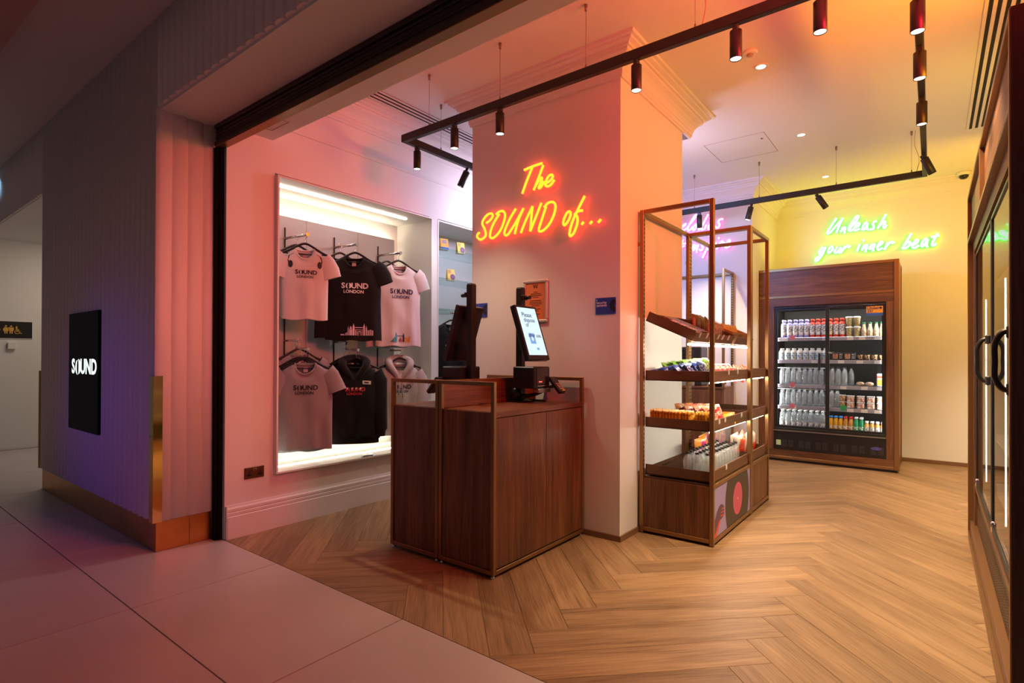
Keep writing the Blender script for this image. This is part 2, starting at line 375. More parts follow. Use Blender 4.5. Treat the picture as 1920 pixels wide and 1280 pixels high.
NEON_B = [[[-1.037,3.237],[-1.091,3.154],[-1.14,3.069],[-1.146,3.037],[-1.108,3.055],[-1.033,3.145],[-0.961,3.225]],[[-0.961,3.225],[-1.005,3.132],[-1.042,3.032]],[[-0.96,3.106],[-0.976,3.075],[-0.992,3.038]],[[-0.991,3.039],[-0.947,3.09],[-0.933,3.09],[-0.943,3.042],[-0.939,3.015]],[[-0.903,3.046],[-0.863,3.097],[-0.807,3.164],[-0.783,3.215],[-0.795,3.229],[-0.823,3.204],[-0.871,3.126],[-0.896,3.069],[-0.885,3.039],[-0.855,3.049],[-0.823,3.073]],[[-0.823,3.073],[-0.783,3.093],[-0.769,3.123],[-0.789,3.133],[-0.821,3.091],[-0.832,3.055],[-0.813,3.036],[-0.766,3.055]],[[-0.68,3.122],[-0.701,3.125],[-0.732,3.083],[-0.74,3.044],[-0.72,3.035],[-0.691,3.077],[-0.677,3.115]],[[-0.677,3.115],[-0.689,3.054],[-0.667,3.023]],[[-0.577,3.125],[-0.602,3.124],[-0.623,3.095],[-0.612,3.066],[-0.617,3.034],[-0.641,3.024],[-0.658,3.035]],[[-0.475,3.201],[-0.52,3.121],[-0.57,3.027]],[[-0.562,3.04],[-0.509,3.106],[-0.486,3.102],[-0.505,3.046],[-0.496,3.022],[-0.471,3.064]],[[-1.2,2.865],[-1.245,2.803],[-1.239,2.773],[-1.207,2.798],[-1.165,2.856]],[[-1.165,2.856],[-1.209,2.76],[-1.258,2.688],[-1.29,2.676],[-1.286,2.71],[-1.243,2.744],[-1.188,2.786]],[[-1.1,2.858],[-1.131,2.818],[-1.137,2.776],[-1.112,2.778],[-1.083,2.822],[-1.09,2.857],[-1.1,2.858]],[[-1.027,2.844],[-1.058,2.791],[-1.052,2.763],[-1.023,2.777],[-0.984,2.834]],[[-0.984,2.834],[-1.007,2.768],[-0.991,2.756]],[[-0.935,2.843],[-0.962,2.798],[-0.987,2.754]],[[-0.968,2.79],[-0.919,2.836],[-0.898,2.843],[-0.897,2.819],[-0.872,2.84]],[[-0.766,2.85],[-0.783,2.805],[-0.801,2.753]],[[-0.734,2.885],[-0.712,2.901]],[[-0.714,2.834],[-0.732,2.799],[-0.748,2.762]],[[-0.746,2.765],[-0.697,2.823],[-0.683,2.816],[-0.703,2.754],[-0.695,2.732]],[[-0.633,2.833],[-0.649,2.798],[-0.664,2.759]],[[-0.662,2.763],[-0.613,2.822],[-0.602,2.816],[-0.623,2.754],[-0.613,2.732]],[[-0.574,2.789],[-0.535,2.812],[-0.514,2.839],[-0.534,2.849],[-0.564,2.807],[-0.574,2.771],[-0.554,2.749],[-0.511,2.768]],[[-0.459,2.834],[-0.477,2.787],[-0.495,2.739]],[[-0.483,2.769],[-0.438,2.827],[-0.417,2.836],[-0.408,2.815],[-0.384,2.83]],[[-0.21,2.914],[-0.258,2.823],[-0.305,2.73]],[[-0.305,2.73],[-0.256,2.742],[-0.224,2.783],[-0.229,2.808],[-0.254,2.804],[-0.283,2.768]],[[-0.204,2.758],[-0.161,2.782],[-0.141,2.815],[-0.161,2.826],[-0.19,2.787],[-0.2,2.746],[-0.179,2.726],[-0.131,2.753]],[[-0.047,2.822],[-0.07,2.825],[-0.101,2.785],[-0.108,2.746],[-0.091,2.74],[-0.059,2.784],[-0.043,2.822]],[[-0.043,2.822],[-0.058,2.753],[-0.047,2.719]],[[0.056,2.882],[0.021,2.813],[-0.002,2.755],[0.008,2.732],[0.043,2.754]],[[-0.014,2.84],[0.027,2.849],[0.072,2.848]]]
NEON_C = [[[-3.096,3.075],[-3.023,3.234]],[[-3.023,3.234],[-2.998,3.079]],[[-2.998,3.079],[-2.878,3.241]],[[-2.878,3.241],[-2.914,3.068]],[[-2.783,3.095],[-2.737,3.123],[-2.719,3.149],[-2.749,3.159],[-2.789,3.119],[-2.789,3.073],[-2.748,3.056],[-2.708,3.073]],[[-2.702,3.084],[-2.667,3.101],[-2.642,3.12],[-2.65,3.13],[-2.685,3.104],[-2.696,3.072],[-2.673,3.046],[-2.627,3.067]],[[-2.627,3.067],[-2.559,3.142],[-2.5,3.211],[-2.506,3.229],[-2.531,3.205],[-2.582,3.128],[-2.61,3.065],[-2.602,3.033],[-2.571,3.051],[-2.54,3.083]],[[-2.509,3.102],[-2.534,3.071],[-2.543,3.036],[-2.525,3.028],[-2.498,3.066],[-2.5,3.1],[-2.509,3.102]],[[-2.42,3.085],[-2.45,3.07],[-2.468,3.037],[-2.453,3.023],[-2.42,3.066]],[[-2.341,3.211],[-2.387,3.127],[-2.426,3.05],[-2.42,3.019],[-2.398,3.029]],[[-2.362,3.08],[-2.376,3.051],[-2.387,3.019]],[[-2.324,3.151],[-2.311,3.163]],[[-2.349,3.033],[-2.311,3.05],[-2.294,3.07],[-2.311,3.077],[-2.338,3.048],[-2.34,3.021],[-2.321,3.013],[-2.278,3.029]],[[-2.151,3.119],[-2.185,3.123],[-2.211,3.096],[-2.195,3.061],[-2.201,3.031],[-2.225,3.017],[-2.251,3.041]],[[-2.707,2.874],[-2.673,2.867],[-2.636,2.865]],[[-2.673,2.921],[-2.696,2.856],[-2.684,2.826],[-2.656,2.839]],[[-2.525,2.84],[-2.539,2.814],[-2.553,2.785]],[[-2.517,2.878],[-2.497,2.894]],[[-2.5,2.832],[-2.522,2.79],[-2.542,2.75]],[[-2.539,2.752],[-2.486,2.81],[-2.469,2.814],[-2.494,2.747],[-2.485,2.723]],[[-2.362,2.842],[-2.398,2.84],[-2.424,2.817],[-2.408,2.781],[-2.421,2.751],[-2.447,2.75],[-2.458,2.768]],[[-2.321,2.831],[-2.367,2.743],[-2.413,2.643]],[[-2.37,2.747],[-2.332,2.753],[-2.308,2.791],[-2.321,2.815],[-2.348,2.791]],[[-2.232,2.826],[-2.245,2.8],[-2.256,2.774]],[[-2.208,2.872],[-2.197,2.889]],[[-2.19,2.81],[-2.211,2.774],[-2.23,2.738]],[[-2.208,2.785],[-2.174,2.827],[-2.154,2.835],[-2.154,2.805],[-2.127,2.818]],[[-2.124,2.782],[-2.082,2.799],[-2.06,2.823],[-2.077,2.838],[-2.103,2.804],[-2.123,2.766],[-2.1,2.744],[-2.067,2.759],[-2.035,2.785]]]

# ------------------------------------------------------------------ the setting
CZ = 3.55                       # shop ceiling
XL, XR, YB = -4.03, 0.95, 8.67  # side walls and back wall of the shop
YT = 1.845                      # threshold between hall tiles and shop planks
X0, X1 = -4.14, -7.05           # fluted pier
floor = struct('floor', MB().box(-10.4, 2.4, -3.0, YB + .2, -0.10, -0.016), GROUT)

def clip(poly, a, b, c):        # keep a*x + b*y <= c
    out = []
    for i in range(len(poly)):
        p, q = poly[i], poly[(i + 1) % len(poly)]
        dp, dq = a * p[0] + b * p[1] - c, a * q[0] + b * q[1] - c
        if dp <= 0: out.append(p)
        if dp * dq < 0:
            t = dp / (dp - dq); out.append((p[0] + t * (q[0] - p[0]), p[1] + t * (q[1] - p[1])))
    return out
def inset(poly, d):
    n = len(poly); out = []
    for i in range(n):
        a, b, c = Vector(poly[i - 1]), Vector(poly[i]), Vector(poly[(i + 1) % n])
        e1 = (b - a).normalized(); e2 = (c - b).normalized()
        n1 = Vector((-e1.y, e1.x)); n2 = Vector((-e2.y, e2.x))
        k = 1 + n1.dot(n2)
        if k < 0.05: return None
        q = b + (n1 + n2) * (d / k); out.append((q.x, q.y))
    return out
def tidy(poly):
    out = [p for i, p in enumerate(poly) if (Vector(p) - Vector(poly[i - 1])).length > 0.004]
    if len(out) < 3: return None
    ar = sum(out[i - 1][0] * out[i][1] - out[i][0] * out[i - 1][1] for i in range(len(out))) / 2
    return out if ar > 0.0015 else None
def slab_piece(poly, gap, ch):
    a = inset(poly, gap); b = inset(poly, gap + ch) if a else None
    if not b: return None
    mb = MB(); n = len(a)
    mb.v += [(x, y, -0.0155) for x, y in a] + [(x, y, -ch) for x, y in a] + [(x, y, 0) for x, y in b]
    for s_ in (0, n):
        for i in range(n):
            j = (i + 1) % n; mb._f((s_ + i, s_ + j, s_ + n + j, s_ + n + i))
    mb._f(tuple(range(2 * n, 3 * n)))
    return mb
# herringbone oak planks, 1.2 x 0.2 m, laid at 45 degrees
PW, PL = 0.2015, 1.209
S2 = math.sqrt(0.5)
ox, oy = -1.405, 1.993
for k in range(-44, 60):
    for m in range(-5, 6):
        for kind in (0, 1):
            u0 = k * PW + 2 * PL * m; v0 = k * PW
            if kind == 0: rect = [(u0, v0), (u0 + PL, v0), (u0 + PL, v0 + PW), (u0, v0 + PW)]; org = (u0, v0); ang = PI / 4
            else: rect = [(u0 - PW, v0), (u0, v0), (u0, v0 + PL), (u0 - PW, v0 + PL)]; org = (u0, v0); ang = 3 * PI / 4
            W = [(ox + (u - v) * S2, oy + (u + v) * S2) for u, v in rect]
            W = clip(W, 0, -1, -YT) if W else W
            for cc in ((0, 1, YB), (-1, 0, -XL), (1, 0, XR)):
                if W: W = clip(W, *cc)
            W = tidy(W) if W and len(W) >= 3 else None
            if not W: continue
            o = (ox + (org[0] - org[1]) * S2, oy + (org[0] + org[1]) * S2)
            ca, sa = math.cos(-ang), math.sin(-ang)
            loc = [((x - o[0]) * ca - (y - o[1]) * sa, (x - o[0]) * sa + (y - o[1]) * ca) for x, y in W]
            mb = slab_piece(loc, 0.0008, 0.0012)
            if mb:
                p = link('plank', mb.mesh('plank', OAK), floor, (o[0], o[1], 0)); p.rotation_euler = (0, 0, ang)
# hall tiles 1.2 x 1.2 m
for i in range(-6, 5):
    for j in range(-4, 3):
        tx, ty = -3.315 + 1.2 * i, 1.045 + 1.2 * j
        W = [(tx, ty), (tx + 1.2, ty), (tx + 1.2, ty + 1.2), (tx, ty + 1.2)]
        if tx + 0.3 < X1: W = clip(W, -1, 0, 10.2)
        else: W = clip(W, 0, 1, YT)
        W = tidy(W) if W and len(W) >= 3 else None
        if not W: continue
        mb = slab_piece([(x - tx, y - ty) for x, y in W], 0.003, 0.001)
        if mb: link('tile', mb.mesh('tile', TILE), floor, (tx, ty, 0))

# fluted pier, its returns, and the fascia above the shop opening
pier = struct('wall_front', MB().box(X1, X0, 1.452, 2.10, 0, 3.6).box(X0, 2.4, 1.452, 1.50, 2.985, 3.6).box(-10.4, X1, 1.452, 1.60, 2.935, 3.6), FLUTE)
def flute_mesh(h, wd=0.1, dp=0.026, n=9):
    mb = MB(); pr = [(wd * i / n, -dp * math.sqrt(max(0, 1 - (2 * i / n - 1) ** 2)) if 0 < i < n else 0.0) for i in range(n + 1)]
    mb.v += [(x, y, 0) for x, y in pr] + [(x, y, h) for x, y in pr]
    mb.smooth = True
    for i in range(n): mb._f((i, i + 1, n + 2 + i, n + 1 + i))
    mb.smooth = False
    mb._f(tuple(range(n + 1))); mb._f(tuple(range(n + 1, 2 * n + 2)))
    return mb.mesh('flute', FLUTE)
fm = {h: flute_mesh(h) for h in (3.395, 0.60, 0.66)}
for i in range(29):
    link('flute', fm[3.395], pier, (X0 - 0.1 * (i + 1), 1.452, 0.205))
for i in range(52):
    link('flute', fm[0.60], pier, (X0 + 0.1 * i, 1.452, 3.0))
for i in range(28):
    link('flute', fm[0.66], pier, (X1 - 0.1 * (i + 1), 1.452, 2.94))
fr = flute_mesh(2.78, 0.1, 0.02)
for i in range(4):
    o = link('flute', fr, pier, (X0, 1.432 + 0.1 * i, 0.205)); o.rotation_euler = (0, 0, PI / 2)
# brass plinth and corner guards
def plate(name, x0, x1, y0, y1, z0, z1, m, par, b=0.001): return part(name, MB().box(x0, x1, y0, y1, z0, z1, b), m, par)
plate('plinth_panel', X1 + 0.04, X0 - 0.004, 1.444, 1.452, 0.002, 0.2, BRASS, pier)
plate('plinth_panel', X0, X0 + 0.006, 1.444, 1.652, 0.002, 0.2, BRASS, pier)
plate('plinth_panel', X0, X0 + 0.006, 1.655, 1.80, 0.002, 0.2, BRASS, pier)
plate('corner_guard', X0 - 0.04, X0 + 0.022, 1.417, 1.420, 0.2, 1.185, BRASSM, pier)
plate('corner_guard', X0 + 0.022, X0 + 0.025, 1.417, 1.475, 0.2, 1.185, BRASSM, pier)
plate('corner_guard', X1 - 0.012, X1 - 0.002, 1.42, 1.47, 0.2, 1.17, BRASSM, pier)

# soffit over the threshold, dark shutter beam, black shutter guide
soff = struct('trim_1', MB().box(X0, 2.4, 1.50, 2.19, 2.985, 3.7), WALL)
beam = MB()
beam.box(-4.09, 2.4, 1.80, 1.852, 2.845, 2.984)
for z0, z1, y in ((2.955, 2.984, 1.785), (2.93, 2.942, 1.792), (2.885, 2.893, 1.793), (2.905, 2.911, 1.795), (2.832, 2.86, 1.786)):
    beam.box(-4.09, 2.4, y, 1.802, z0, z1, 0.003)
bm_o = struct('trim_2', beam, DWOOD)
plate('underside', -4.09, 2.4, 1.79, 1.852, 2.826, 2.832, BRONZE, bm_o)
struct('trim_3', MB().box(-4.115, -4.07, 1.795, 1.85, 0, 2.826).box(-4.07, -4.055, 1.812, 1.835, 0, 2.826), JAMB)

sp_ = MB()
for a in ((-3.86, -3.855, 1.93, 2.09), (-3.62, -3.615, 1.93, 2.09), (-3.855, -3.62, 1.93, 1.935), (-3.855, -3.62, 2.085, 2.09)): sp_.box(a[0], a[1], a[2], a[3], 2.983, 2.986)
part('soffit_panel_edge', sp_, mat('panel_gap_soffit', (0.35, 0.28, 0.28), 0.7), soff)
part('soffit_panel_lock', MB().lathe([(0.010, 2.981), (0.010, 2.985)], 12, (-3.80, 2.01, 0)), BLACK, soff)
# walls of the shop
nw = MB()
N1 = (2.21, 3.85, 0.415, 2.72); N2 = (3.965, 5.60, 0.25, 2.73)
XD = -4.52
nw.box(XD, XL, YT, YB, N1[3] + 0.02, 3.7)
nw.box(XD, XL, YT, N1[0], 0, N1[3] + 0.02).box(XD, XL, N1[1], N2[0], 0, N1[3] + 0.02).box(XD, XL, N2[1], YB, 0, N1[3] + 0.02)
nw.box(XD, XL, N1[0], N1[1], 0, N1[2]).box(XD, XL, N2[0], N2[1], 0, N2[2])
nw.box(XD - 0.1, XD, YT, YB, 0, 3.7)
wall_left = struct('wall_left', nw, WALL)
struct('wall_back', MB().box(XD, XR + .2, YB, YB + 0.2, 0, 3.7), WALL)
struct('wall_right', MB().box(XR, XR + 0.2, 1.50, YB, 0, 3.7), WALL)
ceiling = struct('ceiling', MB().box(XD, XR + .2, 2.15, YB + .2, CZ, 3.75), CEIL)
struct('ceiling_hall', MB().box(-10.4, 2.4, -3.2, 1.46, 3.6, 3.75), HALLC)
cb = MB()
arc = [(-10.4, -3.2)] + [(-10.4, 0.15)] + [(-9.0 + 0, 0.35)] + [(-7.4, 0.62), (-6.2, 0.78), (-5.3, 0.84), (-4.4, 0.86), (-3.2, 0.80), (-2.0, 0.6), (-1.0, 0.2), (-0.4, -0.5), (0, -3.2)]
cb.prism(arc, 2, 3.5, 3.61)
struct('ceiling_dropped', cb, mat('dropped_ceiling_paint', (0.55, 0.32, 0.27), 0.8))

# cornices
CORN = [(0, -.215), (.016, -.215), (.018, -.198), (.026, -.192), (.026, -.165), (.034, -.158), (.036, -.145), (.05, -.12), (.072, -.098), (.098, -.08), (.102, -.062), (.118, -.062), (.12, -.045), (.15, -.035), (.152, -.022), (.176, -.020), (.18, 0)]
corn = [(o, CZ + z) for o, z in CORN]
PX0, PX1, PY0, PY1 = -3.20, -1.775, 3.57, 4.79
struct('pillar', MB().box(PX0, PX1, PY0, PY1, 0, CZ), WALL)
def cornice(name, path, closed=False):
    return struct(name, MB().sweep(corn, path, closed), TRIMW)
cornice('trim_4', [(PX0, PY0), (PX1, PY0), (PX1, PY1 + 0.16), (PX0, PY1 + 0.16)], True)
struct('trim_5', MB().sweep([(0, 0.04), (.012, 0.04), (.014, 0.0)], [(PX0, PY0), (PX1, PY0), (PX1, PY1), (PX0, PY1)], True), mat('wood_skirting', (0.20, 0.10, 0.05), 0.45))
QX0, QX1, QY0 = -3.3, -1.81, 7.31
struct('wall_rear_pier', MB().box(QX0, QX1, QY0, YB, 0, CZ), WALL)
cornice('trim_6', [(QX0, YB), (QX0, QY0), (QX1, QY0), (QX1, YB), (XR, YB)])
cornice('trim_7', [(XL, 2.19), (XL, YB)])
bead = MB().box(XL, XL + 0.012, 2.19, YB, 3.10, 3.125, 0.004)
struct('trim_8', bead, TRIMW)
struct('trim_9', MB().box(QX1, XR, YB - 0.014, YB, 0, 0.045, 0.003).box(QX1, QX1 + 0.014, QY0, YB, 0, 0.045, 0.003).box(QX0, QX1, QY0 - 0.014, QY0, 0, 0.045, .003), MATS['wood_skirting'])
SK = [(0, .238), (.010, .238), (.012, .226), (.020, .214), (.020, .196), (.017, .193), (.017, .189), (.021, .186), (.021, .168), (.018, .165), (.018, .161), (.024, .157), (.024, .0)]
bs = struct('baseboard_left', MB().sweep(SK, [(XL, YT + 0.01), (XL, 5.6)]).box(XL, XL + 0.024, YT + 0.004, YT + 0.012, 0, 0.238), TRIMW)

# corridor left of the pier
struct('wall_corridor', MB().box(-10.42, -10.22, 1.0, 4.6, 0, 3.0).box(-10.42, X1, 4.4, 4.6, 0, 3.0), WALL)
struct('ceiling_corridor', MB().box(-10.42, X1, 1.6, 4.6, 2.935, 3.05), WALL)
struct('wall_corridor_side', MB().box(X1, X1 + 0.1, 2.10, 4.6, 0, 3.0), WALL)

# ------------------------------------------------------------------ track lights
TZ = 3.115                                     # centre of the hung rails
TXL, TXR, TYN, TYF = -3.44, -0.055, 3.0, 6.62
tr = thing('track_light_frame', 'black rectangular lighting track hung on thin wires under the shop ceiling', 'light track', (-1.75, 4.8, TZ))
def rail(x0, x1, y0, y1): part('rail', MB().box(x0, x1, y0, y1, TZ - 0.03, TZ + 0.03, 0.003), TRACKM, tr)
hw = 0.02
rail(TXL - hw, TXR + hw, TYN - hw, TYN + hw); rail(TXL - hw, TXR + hw, TYF - hw, TYF + hw)
rail(TXL - hw, TXL + hw, TYN + hw, TYF - hw); rail(TXR - hw, TXR + hw, TYN + hw, TYF - hw)
WIRE = mat('steel_wire', (0.30, 0.22, 0.20), 0.4, 0.6)
for x, y in ((-3.15, TYN), (-2.43, TYN), (-1.733, TYN), (-1.04, TYN), (-0.35, TYN), (TXL, 3.42), (TXL, 5.2), (TXR, 4.2), (TXR, 5.5), (-0.16, TYF), (-0.80, TYF), (-1.56, TYF), (-2.3, TYF), (-3.1, TYF)):
    wmb = MB(); wmb.tube([(x, y, TZ + 0.03), (x, y, CZ)], 0.0016, 5); wmb.lathe([(0.007, TZ + 0.03), (0.005, TZ + 0.055)], 8, (x, y, 0)); wmb.lathe([(0.008, CZ - 0.04), (0.011, CZ)], 8, (x, y, 0))
    part('hanging_wire', wmb, WIRE, tr)
for x, y in ((-1.0, TYN), (-0.12, TYF)):
    part('power_cable', MB().tube(catmull([(x, y, TZ + .03), (x + .02, y, TZ + .15), (x - .015, y, TZ + .3), (x - .01, y, CZ)]), 0.004, 6), mat('cable_grey', (0.6, 0.5, 0.42), 0.5), tr)

LENS = glow('lamp_lens', (1.0, 0.93, 0.80), 9.0)
def spot_head_proto():
    t = thing('spotlight', 'x', 'spotlight', (0, 0, 0))
    b = MB(); b.lathe([(0.026, 0.0), (0.031, -0.003), (0.031, -0.150), (0.029, -0.152), (0.027, -0.150), (0.027, -0.142)], 20, cap=False)
    b.lathe([(0.026, 0.0), (0.0005, 0.001)], 20, cap=False)
    loc_part('body', b, TRACKM, t)
    loc_part('lens', MB().lathe([(0.0268, -0.147), (0.0005, -0.1475)], 20, cap=False), LENS, t)
    loc_part('adapter', MB().box(-0.013, 0.013, -0.02, 0.02, 0.0, 0.03, 0.003).lathe([(0.006, -0.01), (0.006, 0.02)], 8), TRACKM, t)
    return t
proto = spot_head_proto()
HEADS = [
 (-2.873, TYN, 0, 0, 0.85, 'spotlight on the near rail, first from its left corner'),
 (-2.43, TYN, 0, 0, 0.12, 'spotlight on the near rail, second from its left corner, before the pillar'),
 (-1.389, TYN, 0, 0, 0.15, 'spotlight on the near rail beside the pillar cornice'),
 (-0.823, TYN, 0, 0, 0.2, 'spotlight on the near rail right of the pillar cornice'),
 (-0.43, TYN, 0, 0, 0.28, 'spotlight nearest to the right end of the near rail'),
 (TXL, 3.14, 0, 0, 0.25, 'upright spotlight on the left rail just behind its corner'),
 (TXL, 3.76, R(27), R(200), 0.34, 'tilted spotlight on the left rail next to the pillar edge'),
 (TXR, 3.28, 0, 0, 3.1, 'spotlight highest in view on the right rail'),
 (TXR, 3.84, 0, 0, 3.1, 'spotlight second from the near end of the right rail'),
 (TXR, 4.60, 0, 0, 2.2, 'spotlight third from the near end of the right rail'),
 (TXR, 5.90, R(30), R(40), 8.0, 'tilted spotlight at the far corner of the right rail'),
 (-1.647, TYF, R(14), R(200), 1.75, 'spotlight on the far rail above the tall shelf unit'),
 (-0.972, TYF, R(32), R(20), 0.25, 'tilted spotlight on the far rail, pointed to the right'),
 (-2.24, TYF, R(10), R(100), 1.75, 'spotlight on the far rail in front of the pink lettering'),
]
for i, (x, y, tilt, az, pw, lab) in enumerate(HEADS):
    o = proto if i == 0 else dup(proto, (0, 0, 0))
    o.location = (x, y, TZ - 0.062); o['label'] = lab; o['group'] = 'spotlights on the track'
    o.rotation_euler = (0, -tilt, az)
    ca = math.cos(az); sa = math.sin(az)
    d = Vector((math.sin(tilt) * ca, math.sin(tilt) * sa, -math.cos(tilt)))
    p = Vector(o.location) + d * 0.156
    lamp('spotlight_beam', 'SPOT', p, (1.0, 0.86, 0.74) if x == TXL else (1.0, 0.75, 0.44), SPOT_W * pw, p + d, spot_size=R(88), spot_blend=0.75, shadow_soft_size=0.026)

# recessed ceiling lights, sensors, hatch, slots
dl = thing('downlight', 'recessed round ceiling light beside the smoke detector', 'ceiling light', (-1.035, 4.449, CZ), group='recessed ceiling lights')
loc_part('rim', MB().lathe([(0.034, -0.001), (0.034, -0.006), (0.052, -0.004), (0.053, 0.0)], 24, cap=False), WHITEP, dl)
loc_part('lens', MB().lathe([(0.034, -0.003), (0.0005, -0.004)], 24, cap=False), LENS, dl)
dup(dl, (-1.035, 6.055, CZ), label='recessed round ceiling light in the middle of the row')
dup(dl, (-1.035, 7.631, CZ), label='recessed round ceiling light farthest back, near the back wall')
sd = thing('smoke_detector', 'white round smoke detector on the ceiling', 'smoke detector', (-1.05, 4.19, CZ))
loc_part('base', MB().lathe([(0.05, 0), (0.05, -0.012), (0.044, -0.02)], 24), WHITEP, sd)
loc_part('sensor', MB().lathe([(0.024, -0.02), (0.022, -0.03), (0.008, -0.034)], 16), mat('sensor_grey', (0.45, 0.3, 0.28), 0.5), sd)
cc = thing('dome_camera', 'white dome security camera with black lens on the ceiling by the back wall', 'security camera', (0.30, 8.45, CZ))
loc_part('base', MB().lathe([(0.07, 0), (0.07, -0.03), (0.06, -0.04)], 24), WHITEP, cc)
loc_part('dome', MB().lathe([(0.048, -0.04), (0.045, -0.06), (0.03, -0.078), (0.005, -0.085)], 20), BLACKP, cc)
hp = MB()
for (a, b) in (((-1.90, 5.76), (-1.315, 5.76)), ((-1.315, 5.76), (-1.315, 6.38)), ((-1.315, 6.38), (-1.90, 6.38)), ((-1.90, 6.38), (-1.90, 5.76))):
    hp.box(min(a[0], b[0]) - .003, max(a[0], b[0]) + .003, min(a[1], b[1]) - .003, max(a[1], b[1]) + .003, CZ - 0.0025, CZ + .001)
hatch = part('access_panel_edge', hp, mat('panel_gap', (0.5, 0.42, 0.45), 0.7), ceiling)
part('access_panel_lock', MB().lathe([(0.012, CZ - 0.004), (0.012, CZ)], 12, (-1.37, 5.92, 0)), BLACKP, ceiling)
def slots(name, label, x0, x1, y0, y1, n):
    t = thing(name, label, 'air vent', ((x0 + x1) / 2, (y0 + y1) / 2, CZ))
    part('backing', MB().box(x0, x1, y0, y1, CZ - 0.002, CZ - 0.0005), mat('vent_dark', (0.01, 0.008, 0.008), 0.8), t)
    k = (x1 - x0) / (n * 2 + 1)
    for i in range(n + 1):
        part('slat', MB().box(x0 + 2 * i * k, x0 + (2 * i + 1) * k, y0, y1, CZ - 0.008, CZ - 0.0022, 0.002), TRIMW, t)
slots('slot_diffuser', 'long slotted air vent in the ceiling along the clothes wall', -3.83, -3.66, 2.3, 6.2, 3)
slots('slot_diffuser', 'long slotted air vent in the ceiling above the tall fridge at right', 0.26, 0.46, 2.6, 6.89, 4)

# ------------------------------------------------------------------ the two checkout counters, back to back
def counter(x0, x1, y0, y1, side, label):
    """side=+1: doors face +x; the worktop's upstand is on the other side."""
    t = thing('checkout_counter', label, 'counter', ((x0 + x1) / 2, (y0 + y1) / 2, 0), group='checkout counters')
    P = 0.026; H = 1.172; zt = 0.99
    f = MB()
    for x in (x0, x1 - P):
        for y in (y0, y1 - P): f.box(x, x + P, y, y + P, 0.022, H, 0.002)
    for y in (y0, y1 - P):
        f.box(x0 + P, x1 - P, y, y + P, H - P, H, 0.002); f.box(x0 + P, x1 - P, y, y + P, 0.022, 0.022 + P, 0.002)
    for x in (x0, x1 - P): f.box(x, x + P, y0 + P, y1 - P, 0.022, 0.022 + P, 0.002)
    part('frame', f, BRONZE, t)
    part('worktop', MB().box(x0 + 0.004, x1 - 0.004, y0 + P, y1 - P, zt - 0.034, zt, 0.002), WALY, t)
    for y in (y0 + 0.008, y1 - 0.02): part('side_panel', MB().box(x0 + P + .001, x1 - P - .001, y, y + 0.012, 0.05, zt - 0.003, 0.001), WALV, t)
    xf = x1 - 0.017 if side > 0 else x0 + 0.003
    xb = x0 + 0.004 if side > 0 else x1 - 0.018
    part('back_panel', MB().box(xb, xb + 0.014, y0 + P + .002, y1 - P - .002, 0.05, zt - 0.04, 0.001), WALV, t)
    part('upstand', MB().box(xb, xb + 0.016, y0 + P + .002, y1 - P - .002, zt + .001, H - 0.004, 0.001), WALY, t)
    ym = y0 + (y1 - y0) * 0.53
    for a, b in ((y0 + P + .003, ym - 0.0015), (ym + 0.0015, y1 - P - .003)):
        part('door', MB().box(xf, xf + 0.014, a, b, 0.055, zt - 0.038, 0.0015), WALV, t)
    for x in (x0 + 0.02, x1 - 0.02):
        for y in (y0 + 0.02, y1 - 0.02):
            part('foot', MB().lathe([(0.014, 0.0), (0.015, 0.006), (0.008, 0.010), (0.008, 0.022)], 12, (x, y, 0)), CHROME, t)
    return t
counter(-2.517, -2.055, 2.49, 3.545, 1, 'walnut checkout counter with two doors and bronze rail, right one of the pair')
counter(-2.985, -2.523, 2.49, 3.545, -1, 'walnut checkout counter with bronze rail, left one, nearer the hanging clothes')

